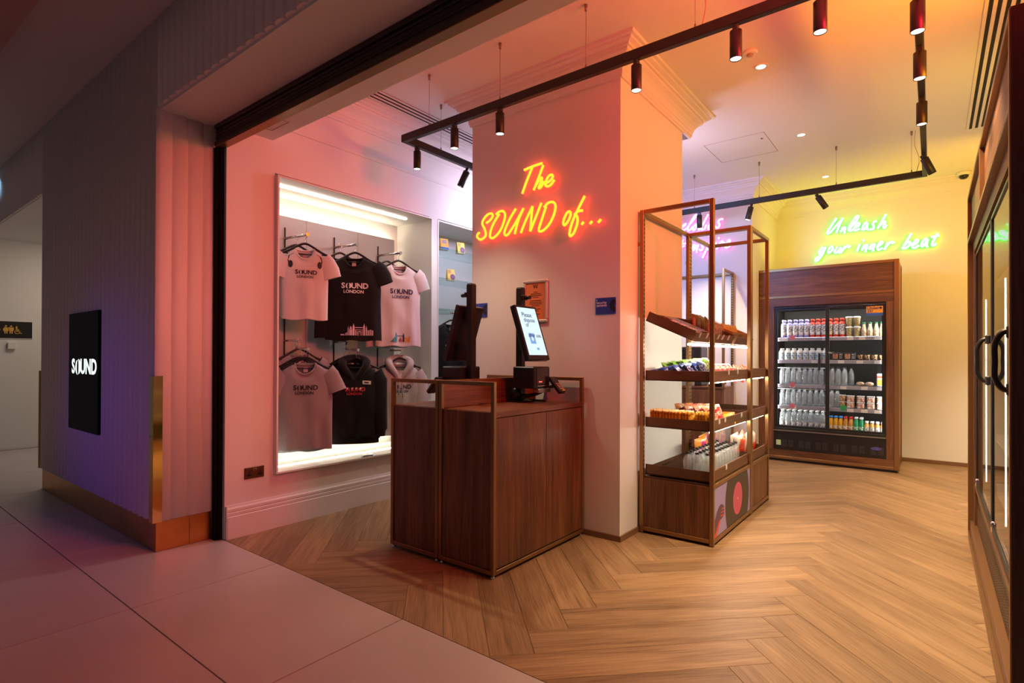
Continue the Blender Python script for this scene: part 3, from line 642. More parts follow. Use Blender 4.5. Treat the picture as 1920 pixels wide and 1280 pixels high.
# self-checkout kiosks: origin on the worktop, customer side +x, long side of the screen upright
def kiosk():
    t = thing('checkout_kiosk', 'x', 'self checkout', (0, 0, 0))
    loc_part('base_plate', MB().lathe([(0.105, 0), (0.105, 0.006), (0.075, 0.012), (0.055, 0.02)], 24, (0.0, 0, 0)), BLACK, t)
    p = MB(); p.box(-0.026, 0.026, -0.026, 0.026, 0.018, 0.845, 0.004); p.box(-0.022, 0.022, -0.022, 0.022, 0.845, 0.85)
    loc_part('pole', p, BLACK, t)
    a, b = Vector((0.088, 0, 0.705)), Vector((0.222, 0, 0.312)); d = (b - a); ln = d.length; d.normalize(); nrm = Vector((-d.z, 0, d.x)) * 1.0
    if nrm.x < 0: nrm = -nrm
    yc = -0.065
    def scr(u, v, wv): return tuple(a + d * u + nrm * wv + Vector((0, yc + v, 0)))
    def sbox(u0, u1, v0, v1, w0, w1):
        m = MB(); m.box(u0, u1, v0, v1, w0, w1, 0.004); m.v = [scr(*p) for p in m.v]; return m
    s_ = loc_part('screen_housing', sbox(0, ln, -0.132, 0.132, -0.042, 0), BLACKP, t)
    disp = loc_part('display', sbox(0.018, ln - 0.035, -0.112, 0.112, 0.0, 0.0015), glow('display_light', (0.72, 0.93, 1.0), 1.05), s_)
    INK = mat('display_ink', (0.02, 0.05, 0.16), 0.5, emit=(0.02, 0.05, 0.18), strength=0.6)
    INKB = mat('display_blue', (0.1, 0.35, 0.8), 0.5, emit=(0.13, 0.42, 0.85), strength=0.8)
    ink = MB()
    for body, u, v, sz, al in (('Please', 0.075, -0.078, 0.056, 'LEFT'), ('dispose', 0.115, -0.068, 0.052, 'LEFT'), ('of', 0.152, -0.060, 0.050, 'LEFT'), ('after use.', 0.232, -0.062, 0.05, 'LEFT')):
        add_text(ink, text_mesh(body, sz * 0.86, 0.012, al), lambda x, y, u=u, v=v: scr(u - y, v + x, 0.003))
    loc_part('lettering', ink, INK, s_, recalc=False)
    ic = MB(); ic.v += [scr(u, v, 0.0025) for u, v in ((0.215, -0.055), (0.215, 0.012), (0.295, 0.012), (0.295, -0.055))]; ic._f((0, 1, 2, 3))
    n = len(ic.v); ic.v += [scr(u, v, 0.003) for u, v in ((0.325, 0.0), (0.325, 0.03), (0.342, 0.03), (0.342, 0.0))]; ic._f((n, n + 1, n + 2, n + 3))
    loc_part('icon', ic, INKB, s_, recalc=False)
    ic2 = MB(); n = 18
    ic2.v += [scr(0.258 + 0.017 * math.sin(2 * PI * k / n), -0.022 + 0.013 * math.cos(2 * PI * k / n), 0.0034) for k in range(n)]; ic2._f(tuple(range(n)))
    loc_part('icon_dot', ic2, glow('display_icon_white', (0.8, 0.95, 1.0), 1.0), s_, recalc=False)
    for zz in (0.62, 0.40):
        m = MB(); m.box(0.026, 0.068 if zz > 0.5 else 0.138, -0.05, 0.02, zz - 0.02, zz + 0.02, 0.004); loc_part('bracket', m, BLACK, t)
    c = MB(); c.box(0.026, 0.045, -0.03, 0.03, 0.755, 0.79, 0.004); c.lathe([(0.012, 0.0), (0.014, 0.03), (0.014, 0.05)], 12, (0.04, 0.0, 0.772), ax=0)
    loc_part('camera', c, BLACKP, t)
    m = MB(); m.box(0.026, 0.215, -0.13, 0.075, 0.105, 0.262, 0.008); rb = loc_part('receipt_printer', m, BLACKP, t)
    loc_part('window', MB().box(0.215, 0.219, -0.10, 0.05, 0.135, 0.25, 0.003), mat('dark_gloss', (0.01, 0.01, 0.012), 0.06, coat=1.0), rb)
    loc_part('slot', MB().box(0.215, 0.2225, -0.09, 0.04, 0.120, 0.127, 0.001), CHROME, rb)
    loc_part('red_light', MB().box(0.218, 0.2205, -0.07, -0.035, 0.150, 0.158), glow('red_led', (1, 0.05, 0.03), 4), rb)
    loc_part('scanner_plate', MB().box(0.19, 0.235, -0.095, 0.055, 0.075, 0.102, 0.004), STEEL, t)
    arm = MB(); arm.tube(catmull([(0.02, -0.06, 0.055), (0.09, -0.045, 0.048), (0.15, -0.02, 0.06), (0.21, 0.03, 0.095)], 4), 0.013, 8)
    arm.lathe([(0.002, -0.045), (0.03, -0.035), (0.046, 0.0), (0.03, 0.035), (0.002, 0.045)], 16, (0.02, -0.075, 0.065))
    loc_part('swivel_arm', arm, BLACKP, t)
    pin = MB(); pin.box(-0.075, 0.075, -0.037, 0.037, -0.016, 0.016, 0.008)
    ml = Matrix.Translation((0.255, 0.105, 0.125)) @ Matrix.Rotation(R(48), 4, 'Y')
    pin.v = [tuple(ml @ Vector(p)) for p in pin.v]; pp = loc_part('card_terminal', pin, BLACKP, t)
    keys = MB()
    for r_ in range(4):
        for c_ in range(3):
            k0 = len(keys.v); keys.box(-0.005 + r_ * 0.016, 0.004 + r_ * 0.016, -0.026 + c_ * 0.019, -0.014 + c_ * 0.019, 0.0165, 0.019)
    keys.v = [tuple(ml @ Vector(p)) for p in keys.v]; loc_part('keys', keys, mat('key_grey', (0.5, 0.45, 0.35), 0.5), pp)
    yk = MB(); yk.box(0.059, 0.068, -0.01, 0.024, 0.0165, 0.0195); yk.v = [tuple(ml @ Vector(p)) for p in yk.v]
    loc_part('yellow_key', yk, mat('key_yellow', (0.8, 0.65, 0.05), 0.4), pp)
    cs = MB(); cs.tube([(0.215, 0.06, 0.11), (0.25, 0.09, 0.12)], 0.012, 8); loc_part('terminal_mount', cs, BLACKP, t)
    cbl = MB(); cbl.tube(catmull([(0.03, 0.03, 0.012), (0.09, 0.05, 0.011), (0.14, 0.03, 0.011), (0.19, 0.06, 0.011)], 5), 0.009, 6); loc_part('cable', cbl, BLACKP, t)
    return t
k1 = kiosk(); k1.location = (-2.443, 3.27, 0.9905); k1['label'] = 'black self checkout kiosk with lit white screen on the right counter'; k1['group'] = 'checkout kiosks'
dup(k1, (-2.597, 2.89, 0.9905), (0, 0, PI), 'black self checkout kiosk seen from behind, on the left counter', 'checkout kiosks')
tc_ = MB(); tc_.prism([(-0.04, 0), (0.04, 0), (0.006, 0.105), (-0.006, 0.105)], 0, -0.035, 0.035)
t = thing('tent_card', 'small white and purple tent card at the far end of the right counter', 'card', (-2.36, 3.43, 0.9905))
loc_part('card', MB().prism([(-0.035, 0), (0.035, 0), (0.006, 0.11), (-0.006, 0.11)], 0, -0.035, 0.035), mat('card_white', (0.8, 0.78, 0.75), 0.6), t)
loc_part('print', MB().poly([(0.0362, -0.033, 0.002), (0.0362, 0.033, 0.002), (0.0362, 0.006, 0.107), (0.0362, -0.006, 0.107)]), mat('print_purple', (0.16, 0.10, 0.45), 0.5), t, recalc=False)

# ------------------------------------------------------------------ signs on the pillar
t = thing('notice_frame', 'silver framed orange notice hanging on the pillar behind the kiosk', 'notice', (-2.51, PY0, 1.77))
x0, x1, z0, z1 = -2.632, -2.393, 1.597, 1.938
f = MB()
for a in ((x0, x1, z0, z0 + 0.024), (x0, x1, z1 - 0.024, z1), (x0, x0 + 0.024, z0 + .024, z1 - .024), (x1 - 0.024, x1, z0 + .024, z1 - .024)): f.box(a[0], a[1], PY0 - 0.018, PY0, a[2], a[3], 0.007)
part('frame', f, mat('silver_frame', (0.72, 0.70, 0.70), 0.35, 0.5), t)
sh = part('sheet', MB().box(x0 + .024, x1 - .024, PY0 - 0.008, PY0 - .001, z0 + .024, z1 - .024), mat('notice_orange', (0.72, 0.20, 0.06), 0.6), t)
tx = MB(); cx = (x0 + x1) / 2
add_text(tx, text_mesh('W', 0.045, 0.03), lambda x, y: (cx + x, PY0 - 0.0092, z1 - 0.055 + y))
for k, wd in enumerate((0.04, 0.10, 0.12, 0.06, 0.0, 0.11, 0.12, 0.12, 0.08, 0.0, 0.10, 0.06, 0.0, 0.09, 0.05)):
    zz = z1 - 0.10 - k * 0.0135
    if wd: tx.box(cx - wd / 2, cx + wd / 2, PY0 - 0.0092, PY0 - 0.0088, zz, zz + 0.0045)
part('lettering', tx, mat('notice_ink', (0.10, 0.02, 0.01), 0.6), sh)
def camsign(x0, x1, z0, z1, label):
    t = thing('camera_sign', label, 'sign', ((x0 + x1) / 2, PY0, (z0 + z1) / 2), group='security camera signs')
    b = part('board', MB().box(x0, x1, PY0 - 0.006, PY0, z0, z1, 0.001), mat('sign_blue', (0.03, 0.06, 0.38), 0.4), t)
    wd = x1 - x0; r = 0.052; cx, cz = x1 - 0.001, (z0 + z1) / 2
    for nm, rr, m, dy in (('record', 0.048, mat('sign_black', (0.015, 0.013, 0.02), 0.4), 0.0064), ('record_hole', 0.012, MATS['sign_blue'], 0.0068)):
        m_ = MB(); m_.poly([(cx - rr * math.sin(PI * k / 16), PY0 - dy, cz + rr * math.cos(PI * k / 16)) for k in range(17)]); part(nm, m_, m, t)
    l = MB()
    add_text(l, text_mesh('Security', 0.026, 0.02, 'LEFT'), lambda x, y: (x0 + 0.008 + x, PY0 - 0.0075, z1 - 0.036 + y))
    add_text(l, text_mesh('cameras', 0.026, 0.02, 'LEFT'), lambda x, y: (x0 + 0.008 + x, PY0 - 0.0075, z1 - 0.056 + y))
    l.box(x0 + 0.008, x0 + 0.016, PY0 - 0.0075, PY0 - 0.0072, z1 - 0.018, z1 - 0.011)
    part('lettering', l, mat('sign_white', (0.85, 0.85, 0.9), 0.5), t)
camsign(-1.972, -1.808, 1.636, 1.757, 'blue security camera sign near the right edge of the pillar')
camsign(-3.185, -3.022, 1.666, 1.784, 'blue security camera sign at the left edge of the pillar')

# ------------------------------------------------------------------ neon lettering
def neon(name, label, strokes, yw, core, back, rad, dcore):
    xs = [p[0] for s_ in strokes for p in s_]; zs = [p[1] for s_ in strokes for p in s_]
    t = thing(name, label, 'neon sign', (sum(xs) / len(xs), yw, min(zs)))
    for s_ in strokes:
        c = catmull([(x, yw - dcore, z) for x, z in s_], 5)
        b_ = part('letter_tube', MB().tube(c, rad, 8), core, t)
        c2 = [(p.x, p.y + rad * 1.35, p.z) for p in c]
        part('tube_backing', MB().tube(c2, rad * 1.25, 8), back, b_)
    return t
neon('neon_lettering', 'yellow and red neon lettering reading The SOUND of on the pillar', NEON_A, PY0, glow('neon_yellow', (1.0, 0.74, 0.03), 1.25), glow('neon_red', (1.0, 0.03, 0.015), 4.6), 0.010, 0.045)
neon('neon_lettering', 'green white neon lettering reading Unleash your inner beat above the fridge', NEON_B, YB, glow('neon_white_green', (0.80, 1.0, 0.84), 1.5), glow('neon_green', (0.04, 1.0, 0.06), 3.0), 0.0145, 0.06)
neon('neon_lettering', 'pink white neon lettering on the wall behind the shelf unit', NEON_C, QY0, glow('neon_white_pink', (1.0, 0.86, 0.95), 1.5), glow('neon_pink', (1.0, 0.12, 0.62), 2.5), 0.0115, 0.05)

# ------------------------------------------------------------------ tall bronze shelf unit with sloped snack trays
GX0, GX1 = -1.757, -1.205
TRAYM = mat('tray_brown', (0.13, 0.062, 0.03), 0.42, 0.35)
TAGM = clear('tag_plastic', (0.95, 0.95, 0.95), 0.2, milk=0.55)
CARD = mat('price_card', (0.85, 0.83, 0.80), 0.5)
SLOT = mat('slot_black', (0.006, 0.005, 0.005), 0.7)
LEDW = glow('led_white', (1.0, 0.87, 0.68), 58.0)
SLOPE = R(24)
def price_tag(mb, mb2, x, y, z, w_=0.036, h_=0.034):
    mb.box(x, x + 0.003, y - w_ / 2, y + w_ / 2, z - h_, z + 0.006, 0.001)
    mb2.box(x + 0.003, x + 0.0036, y - w_ * .32, y + w_ * .32, z - h_ * .75, z - 0.004)
def merge(a, b):
    n = len(a.v); a.v += b.v
    for f in b.f: a.f.append(tuple(n + k for k in f)); a.m.append(1); a.sm.append(False)
    return a
def shelf_unit(y0, y1, label, front_rail, tags):
    t = thing('shelf_unit', label, 'shelf unit', ((GX0 + GX1) / 2, (y0 + y1) / 2, 0), group='tall bronze shelf units')
    P, H = 0.030, 2.437
    for x in (GX0, GX1 - P):
        for y in (y0, y1 - P):
            pm = part('post', MB().box(x, x + P, y, y + P, 0.004, H, 0.002), BRONZE, t)
            if x == GX0:
                sl = MB()
                for k in range(58): sl.box(x + P - 0.001, x + P + 0.0008, y + 0.009, y + 0.021, 0.47 + k * 0.033, 0.47 + k * 0.033 + 0.02)
                part('slots', sl, SLOT, pm)['kind'] = 'stuff'
    def rail_(*a): part('rail', MB().box(*a, 0.002), BRONZE, t)
    for z in (H - P, 0.02):
        for y in (y0, y1 - P): rail_(GX0 + P, GX1 - P, y, y + P, z, z + P)
        rail_(GX0, GX0 + P, y0 + P, y1 - P, z, z + P)
        if front_rail or z < 1: rail_(GX1 - P, GX1, y0 + P, y1 - P, z, z + P)
    rail_(GX1 - P, GX1, y0 + P, y1 - P, 0.405, 0.43)
    part('wall_bracket', MB().box(GX0 - 0.017, GX0, y0 + 0.004, y0 + 0.024, 2.17, 2.195), BRONZE, t)
    for y in (y0 + 0.006, y1 - 0.018): part('side_panel', MB().box(GX0 + P + .001, GX1 - P - .001, y, y + 0.012, 0.051, 0.415, 0.001), WALV, t)
    part('back_panel', MB().box(GX0 + 0.006, GX0 + 0.018, y0 + P + .001, y1 - P - .001, 0.051, 0.415), WALV, t)
    part('front_panel', MB().box(GX1 - 0.022, GX1 - 0.008, y0 + P + .001, y1 - P - .001, 0.051, 0.403, 0.001), WALV, t)
    part('base_top', MB().box(GX0 + .02, GX1 - .03, y0 + .02, y1 - .02, 0.415, 0.428), BRONZED, t)
    a, b = y0 + 0.034, y1 - 0.034
    xb, xf = GX0 + P + 0.004, GX1 - 0.034
    for zi, z in ((1, 1.148), (2, 0.797), (3, 0.440)):
        m = MB(); m.box(xb, xf, a, b, z, z + 0.006)
        m.box(xb, xf, a, a + 0.004, z, z + 0.076, 0.001); m.box(xb, xf, b - 0.004, b, z, z + 0.076, 0.001); m.box(xb, xb + 0.004, a, b, z, z + 0.05)
        tr_ = part('tray', m, TRAYM, t)
        part('front_lip', MB().box(xf, xf + 0.014, a, b, z - 0.004, z + 0.078, 0.002), WALY, tr_)
        if zi < 3: part('light_strip', MB().box(xf - 0.014, xf - 0.004, a + .02, b - .02, z - 0.012, z - 0.002), glow('led_under', (1.0, 0.87, 0.68), 80.0), tr_)
        for y in tags[zi]:
            tm = MB(); cm = MB(); price_tag(tm, cm, xf + 0.0145, y, z + 0.076); part('price_tag', merge(tm, cm), [TAGM, CARD], tr_)
        if zi == 3:
            n = int((b - a) / 0.062)
            for k in range(1, n): 
                yy = a + (b - a) * k / n
                d = MB(); d.prism([(yy - 0.014, z + 0.006), (yy + 0.014, z + 0.006), (yy, z + 0.026)], 0, xb + 0.005, xf - 0.002); part('divider', d, TRAYM, tr_)
    # sloped top tray
    L_ = 0.385; cs, sn = math.cos(SLOPE), math.sin(SLOPE)
    def sl(u, y, v): return (GX0 + P + 0.004 + u * cs + v * sn, y, 1.600 - u * sn + v * cs)
    def sbox(m, u0, u1, y0_, y1_, v0, v1, bv=0.0):
        q = MB(); q.box(u0, u1, y0_, y1_, v0, v1, bv); n = len(m.v); m.v += [sl(*p) for p in q.v]
        for f_ in q.f: m._f(tuple(n + i for i in f_))
        return m
    m = MB(); sbox(m, 0, L_, a, b, 0, 0.006); sbox(m, 0, L_, a, a + .004, 0, .075); sbox(m, 0, L_, b - .004, b, 0, .075); sbox(m, 0, .004, a, b, 0, .06)
    tr_ = part('sloped_tray', m, TRAYM, t)
    part('front_lip', sbox(MB(), L_, L_ + 0.012, a, b, -0.004, 0.066, 0.002), WALY, tr_)
    for y in tags[0]:
        tm, cm = MB(), MB(); sbox(tm, L_ + 0.0125, L_ + 0.0155, y - .02, y + .02, 0.03, 0.075); sbox(cm, L_ + 0.0155, L_ + 0.0162, y - .012, y + .012, 0.036, 0.068)
        part('price_tag', merge(tm, cm), [TAGM, CARD], tr_)
    p0 = sl(L_ - 0.01, 0, -0.004)
    for yy in (a + .05, b - .05): part('strip_bracket', MB().box(p0[0] - .008, p0[0] + .004, yy - .01, yy + .01, p0[2] - .021, p0[2] + .004), BRONZED, t)
    ld = part('light_strip', MB().box(p0[0] - 0.012, p0[0] + 0.012, a - .02, b + .02, p0[2] - 0.034, p0[2] - 0.020, 0.002), LEDW, t, 'white light strip under the top tray')
    return t, sl
T0 = ([3.97, 4.13, 4.40, 4.52, 4.67], [3.92, 4.28, 4.52], [3.91, 4.05, 4.19, 4.63], [4.22])
u1, sl = shelf_unit(3.86, 4.868, 'tall bronze shelf unit with snack trays and record poster, nearest the counter', False, T0)
u2, _ = shelf_unit(4.875, 5.49, 'tall narrow bronze shelf unit standing behind the one with the record poster', True, ([], [], [], []))
# record poster on the base of the near unit (flat print on a thin board)
px = GX1 - 0.0075
def pp(mb, pts, d): mb.poly([(px + d, y, z) for y, z in pts]); return mb
po = part('poster', MB().box(px, px + 0.002, 3.893, 4.835, 0.053, 0.402), mat('poster_lilac', (0.36, 0.30, 0.62), 0.5), u1, 'printed poster of a hand holding a black record with pink centre')
def disc(cy, cz, r, y0, y1, z0, z1):
    pts = [(cy + r * math.cos(2 * PI * k / 64), cz + r * math.sin(2 * PI * k / 64)) for k in range(64)]
    for a, b, c in ((-1, 0, -y0), (1, 0, y1), (0, -1, -z0), (0, 1, z1)): pts = clip(pts, a, b, c)
    return pts
part('record', pp(MB(), disc(4.475, 0.222, 0.325, 3.893, 4.835, 0.053, 0.402), 0.0024), mat('poster_record', (0.055, 0.04, 0.03), 0.5), po)
part('record_label', pp(MB(), disc(4.475, 0.222, 0.125, 3.893, 4.835, 0.053, 0.402), 0.0028), mat('poster_pink', (0.62, 0.10, 0.20), 0.5), po)
part('spindle_hole', pp(MB(), disc(4.475, 0.222, 0.010, 3.893, 4.835, 0.053, 0.402), 0.0032), mat('poster_cream', (0.8, 0.6, 0.5), 0.5), po)
hand = [(3.893, .053), (3.94, .053), (3.99, .10), (4.03, .148), (4.07, .160), (4.115, .168), (4.118, .205), (4.115, .238), (4.09, .252), (4.045, .264), (4.0, .256), (3.95, .225), (3.91, .185), (3.893, .165)]
part('hand', pp(MB(), hand, 0.0034), mat('poster_hand_dark', (0.10, 0.05, 0.11), 0.5), po)
red = mat('poster_hand_red', (0.80, 0.07, 0.04), 0.5)
part('hand_highlight', pp(MB(), [(3.893, .053), (3.938, .053), (3.99, .10), (4.03, .148), (4.03, .165), (4.0, .155), (3.96, .118), (3.92, .085), (3.893, .075)], 0.0038), red, po)
for k in range(3):
    part('finger_line', pp(MB(), [(4.03 + .01 * k, .176 + k * .022), (4.116, .170 + k * .026), (4.117, .178 + k * .026), (4.04 + .01 * k, .186 + k * .022)], 0.0038), red, po)

# ------------------------------------------------------------------ snacks
def pillow(w_, h_, d, nx=8, nz=9):
    """sealed bag: stands up, thin crimped ends, full in the middle."""
    mb = MB(); sd = rnd.random() * 9
    def fn(s):
        def f(u, v):
            x = (u - .5) * w_ * (0.94 + 0.06 * abs(2 * v - 1)); z = v * h_
            e = max(0, 1 - abs(2 * v - 1) ** 3.5) ** 0.7 * max(0, 1 - abs(2 * u - 1) ** 2.6) ** 0.6
            wr = 0.10 * math.sin(u * 17 + sd) * math.sin(v * 13 + sd * 2)
            return (x, s * d / 2 * e * (1 + wr), z)
        return f
    mb.grid(fn(1), nx, nz); mb.grid(fn(-1), nx, nz)
    return mb
def bag_mesh(name, w_, h_, d, m): return pillow(w_, h_, d).mesh(name, m)
WHITE = (0.80, 0.78, 0.75)
PK = {
 'gold': packet('packet_gold', [(0.22, 0.05, 0.01), (0.55, 0.20, 0.01), (0.80, 0.42, 0.02), (0.78, 0.50, 0.10)], 26),
 'red': packet('packet_red_white', [(0.55, 0.02, 0.012), (0.50, 0.02, 0.012), (0.58, 0.55, 0.52), (0.60, 0.20, 0.03)], 22),
 'redgreen': packet('packet_red_green', [(0.02, 0.25, 0.05), (0.72, 0.03, 0.03), WHITE, (0.8, 0.4, 0.02)], 22),
 'blue': packet('packet_blue_white', [(0.012, 0.04, 0.26), (0.015, 0.06, 0.34), (0.50, 0.49, 0.50), (0.02, 0.07, 0.34)], 24),
 'green': packet('packet_green_white', [(0.10, 0.34, 0.02), (0.16, 0.42, 0.03), (0.50, 0.52, 0.44), (0.20, 0.46, 0.05)], 22),
 'yellow': packet('packet_yellow', [(0.75, 0.45, 0.02), (0.85, 0.62, 0.05), (0.8, 0.2, 0.02)], 18),
 'brown': packet('packet_brown', [(0.06, 0.018, 0.010), (0.10, 0.03, 0.015), (0.14, 0.05, 0.02)], 16, 0.35),
 'orange': packet('packet_orange', [(0.72, 0.30, 0.02), (0.80, 0.40, 0.03), (0.70, 0.25, 0.03)], 14),
 'pinkbar': packet('packet_pink', [(0.62, 0.16, 0.28), (0.75, 0.40, 0.50), WHITE], 30),
 'bluebar': packet('packet_navy', [(0.02, 0.05, 0.25), (0.03, 0.07, 0.33), (0.65, 0.2, 0.25)], 30),
 'darkred': packet('packet_dark_red', [(0.16, 0.02, 0.015), (0.28, 0.04, 0.03), (0.12, 0.02, 0.01)], 30),
 'magenta': packet('packet_magenta', [(0.55, 0.03, 0.18), (0.70, 0.08, 0.25), (0.85, 0.35, 0.04)], 12),
 'redbig': packet('packet_red', [(0.62, 0.03, 0.01), (0.72, 0.08, 0.01), (0.65, 0.55, 0.45)], 11),
 'bun': packet('pastry', [(0.45, 0.16, 0.06), (0.65, 0.33, 0.15), (0.60, 0.42, 0.33), (0.35, 0.06, 0.04)], 30, 0.5),
}
def put(me, name, label, cat, group, loc, rx=0, ry=0, rz=0, sc=None):
    o = link(name, me, None, loc); o.rotation_mode = 'XYZ'; o.rotation_euler = (rx, ry, rz)
    return tag(o, label, cat, group)
# third tray: gold packets on edge in a row along the near end
gm = [bag_mesh('crisp_packet', 0.115, 0.125, 0.030, PK['gold']) for _ in range(3)]
for i in range(19):
    if i == 13: continue
    put(gm[i % 3], 'crisp_packet', nth(i if i < 13 else i - 1) + ' gold crisp packet from the left in the row on the third tray', 'crisp packet', 'gold crisp packets on the third tray', (-1.695 + i * 0.0242, 3.985, 0.804 + 0.002 * (i % 2)), rz=R(90 + rnd.uniform(-7, 7)), rx=R(0))
rm = [bag_mesh('crisp_packet', 0.13, 0.17, 0.055, PK['red']) for _ in range(3)] + [bag_mesh('crisp_packet', 0.13, 0.17, 0.055, PK['redgreen'])]
for i in range(8):
    put(rm[3 if i in (1, 5) else i % 3], 'crisp_packet', nth(i) + ' red and white crisp packet from the left, third tray, beyond the gold row', 'crisp packet', 'red crisp packets on the third tray', (-1.50 + 0.034 * i, 4.14 + 0.05 * (i % 2) + 0.02 * (i // 4), 0.806), rx=R(-20), rz=R(72 + rnd.uniform(-12, 12)))
put(bag_mesh('crisp_packet', 0.12, 0.15, 0.04, PK['yellow']), 'crisp_packet', 'yellow packet leaning on the third tray next to the red packets', 'crisp packet', None, (-1.27, 4.42, 0.806), rx=R(-58), rz=R(20))
bar = bag_mesh('snack_bar', 0.05, 0.17, 0.02, PK['darkred'])
for i in range(5):
    put(bar, 'snack_bar', nth(i) + ' flat dark red snack bar from the near end on the third tray', 'snack bar', 'dark red bars on the third tray', (-1.34 + 0.0 * i, 4.50 + 0.062 * i, 0.815), rx=R(0), ry=R(-90), rz=R(0))
# second tray
bl = [bag_mesh('crisp_packet', 0.13, 0.16, 0.05, PK['blue']) for _ in range(3)]
for i in range(9):
    put(bl[i % 3], 'crisp_packet', nth(i) + ' slumped blue and white crisp packet from the left on the second tray', 'crisp packet', 'blue crisp packets on the second tray', (-1.56 + 0.036 * i, 3.985 + 0.03 * (i % 2), 1.160), rx=R(-66 + 4.5 * i), rz=R(90 + rnd.uniform(-10, 10)))
gr = [bag_mesh('crisp_packet', 0.14, 0.18, 0.05, PK['green']) for _ in range(3)]
for i in range(8):
    put(gr[i % 3], 'crisp_packet', nth(i) + ' green and white crisp packet from the left, behind the blue packets', 'crisp packet', 'green crisp packets on the second tray', (-1.56 + 0.037 * i, 4.155 + 0.03 * (i % 2), 1.158), rx=R(-46 + 3 * i), rz=R(90 + rnd.uniform(-12, 12)))
for i in range(6):
    put(rm[i % 3], 'crisp_packet', nth(i) + ' red and white crisp packet from the near end on the second tray', 'crisp packet', 'red crisp packets on the second tray', (-1.30 + 0.010 * (i % 2), 4.36 + 0.062 * i, 1.158), rx=R(-48), rz=R(60 + rnd.uniform(-10, 10)))
# sloped top tray: flat bars in two rows, wrapped pastries, pouches
def on_slope(u, y, v): return sl(u, y, v)
pb = {k: bag_mesh('snack_bar', 0.032, 0.17, 0.030, PK[k]) for k in ('pinkbar', 'bluebar', 'darkred')}
for i in range(9):
    kk = 'bluebar' if i % 3 == 2 else 'pinkbar'
    p = on_slope(0.165 + 0.024 * i, 3.905, 0.060)
    put(pb[kk], 'snack_bar', nth(i) + (' navy' if kk == 'bluebar' else ' pink') + ' snack bar from the left across the sloped top tray', 'snack bar', 'pink and blue bars on the top tray', (p[0], p[1], p[2]), rx=R(-90), ry=SLOPE, rz=0)
bx = MB(); bx.box(-0.016, 0.016, 0, 0.26, 0, 0.060, 0.004); bxm = bx.mesh('snack_box', PK['darkred'])
for i in range(9):
    p = on_slope(0.02 + 0.036 * i + 0.016, 4.09, 0.0065)
    put(bxm, 'snack_box', nth(i) + ' dark brown snack box from the left behind the pink bars', 'snack box', 'dark boxes on the top tray', p, ry=SLOPE)
bn = bag_mesh('wrapped_pastry', 0.12, 0.12, 0.075, PK['bun'])
for i in range(3):
    p = on_slope(0.335 - 0.01 * i, 4.45 + 0.085 * i, 0.016)
    o = put(bn, 'wrapped_pastry', ('nearest', 'middle', 'farthest')[i] + ' of three wrapped pink pastries at the lip of the top tray', 'pastry', 'wrapped pastries on the top tray', p, ry=SLOPE - R(10), rz=R(80))
    wr = link('wrapper', pillow(0.14, 0.145, 0.10).mesh('wrapper', SHRINK), o, (0, 0, -0.008))
pc = [bag_mesh('pouch', 0.11, 0.15, 0.045, PK['brown']) for _ in range(2)]
for i in range(4):
    p = on_slope(0.20 + .01 * (i % 2), 4.47 + 0.085 * i, 0.012)
    put(pc[i % 2], 'pouch', nth(i) + ' dark brown snack pouch from the near end on the top tray', 'pouch', 'brown pouches on the top tray', p, rx=R(-8), ry=R(8), rz=R(70 + 10 * i))
oc = bag_mesh('pouch', 0.12, 0.135, 0.04, PK['orange'])
for i in range(4):
    p = on_slope(0.30, 4.965 + 0.10 * i, 0.012)
    put(oc, 'pouch', nth(i) + ' orange snack pouch from the near end in the cardboard display box', 'pouch', 'orange pouches on the top tray', p, ry=R(6), rz=R(85), rx=R(-12))
cbx = MB(); cbx.box(0.118, 0.13, 0, 0.50, 0, 0.085, 0.002).box(0, 0.118, 0, 0.012, 0, 0.085, 0.002).box(0, 0.118, 0.488, 0.50, 0, 0.085, 0.002).box(0, 0.118, 0.012, 0.488, 0, 0.006)
p = on_slope(0.215, 4.93, 0.0065)
o = single('display_box', cbx, mat('kraft_card', (0.42, 0.22, 0.08), 0.7), 'brown cardboard display box holding the orange pouches on the rear top tray', 'box'); o.location = p; o.rotation_euler = (0, SLOPE, 0)
cl = MB(); cl.box(0.130, 0.132, 0.20, 0.30, 0.02, 0.07); loc_part('flap', cl, mat('kraft_dark', (0.25, 0.12, 0.04), 0.7), o)
for i in range(5):
    put(rm[i % 3], 'crisp_packet', nth(i) + ' red crisp packet from the left lying on the rear second tray', 'crisp packet', 'packets in the rear unit', (-1.5 + 0.05 * i, 5.05 + 0.06 * i, 1.157), ry=R(-75), rz=R(60))
    put(bar, 'snack_bar', nth(i) + ' flat dark red snack bar from the near end on the rear third tray', 'snack bar', 'dark red bars in the rear unit', (-1.34, 4.98 + 0.07 * i, 0.815), ry=R(-90))
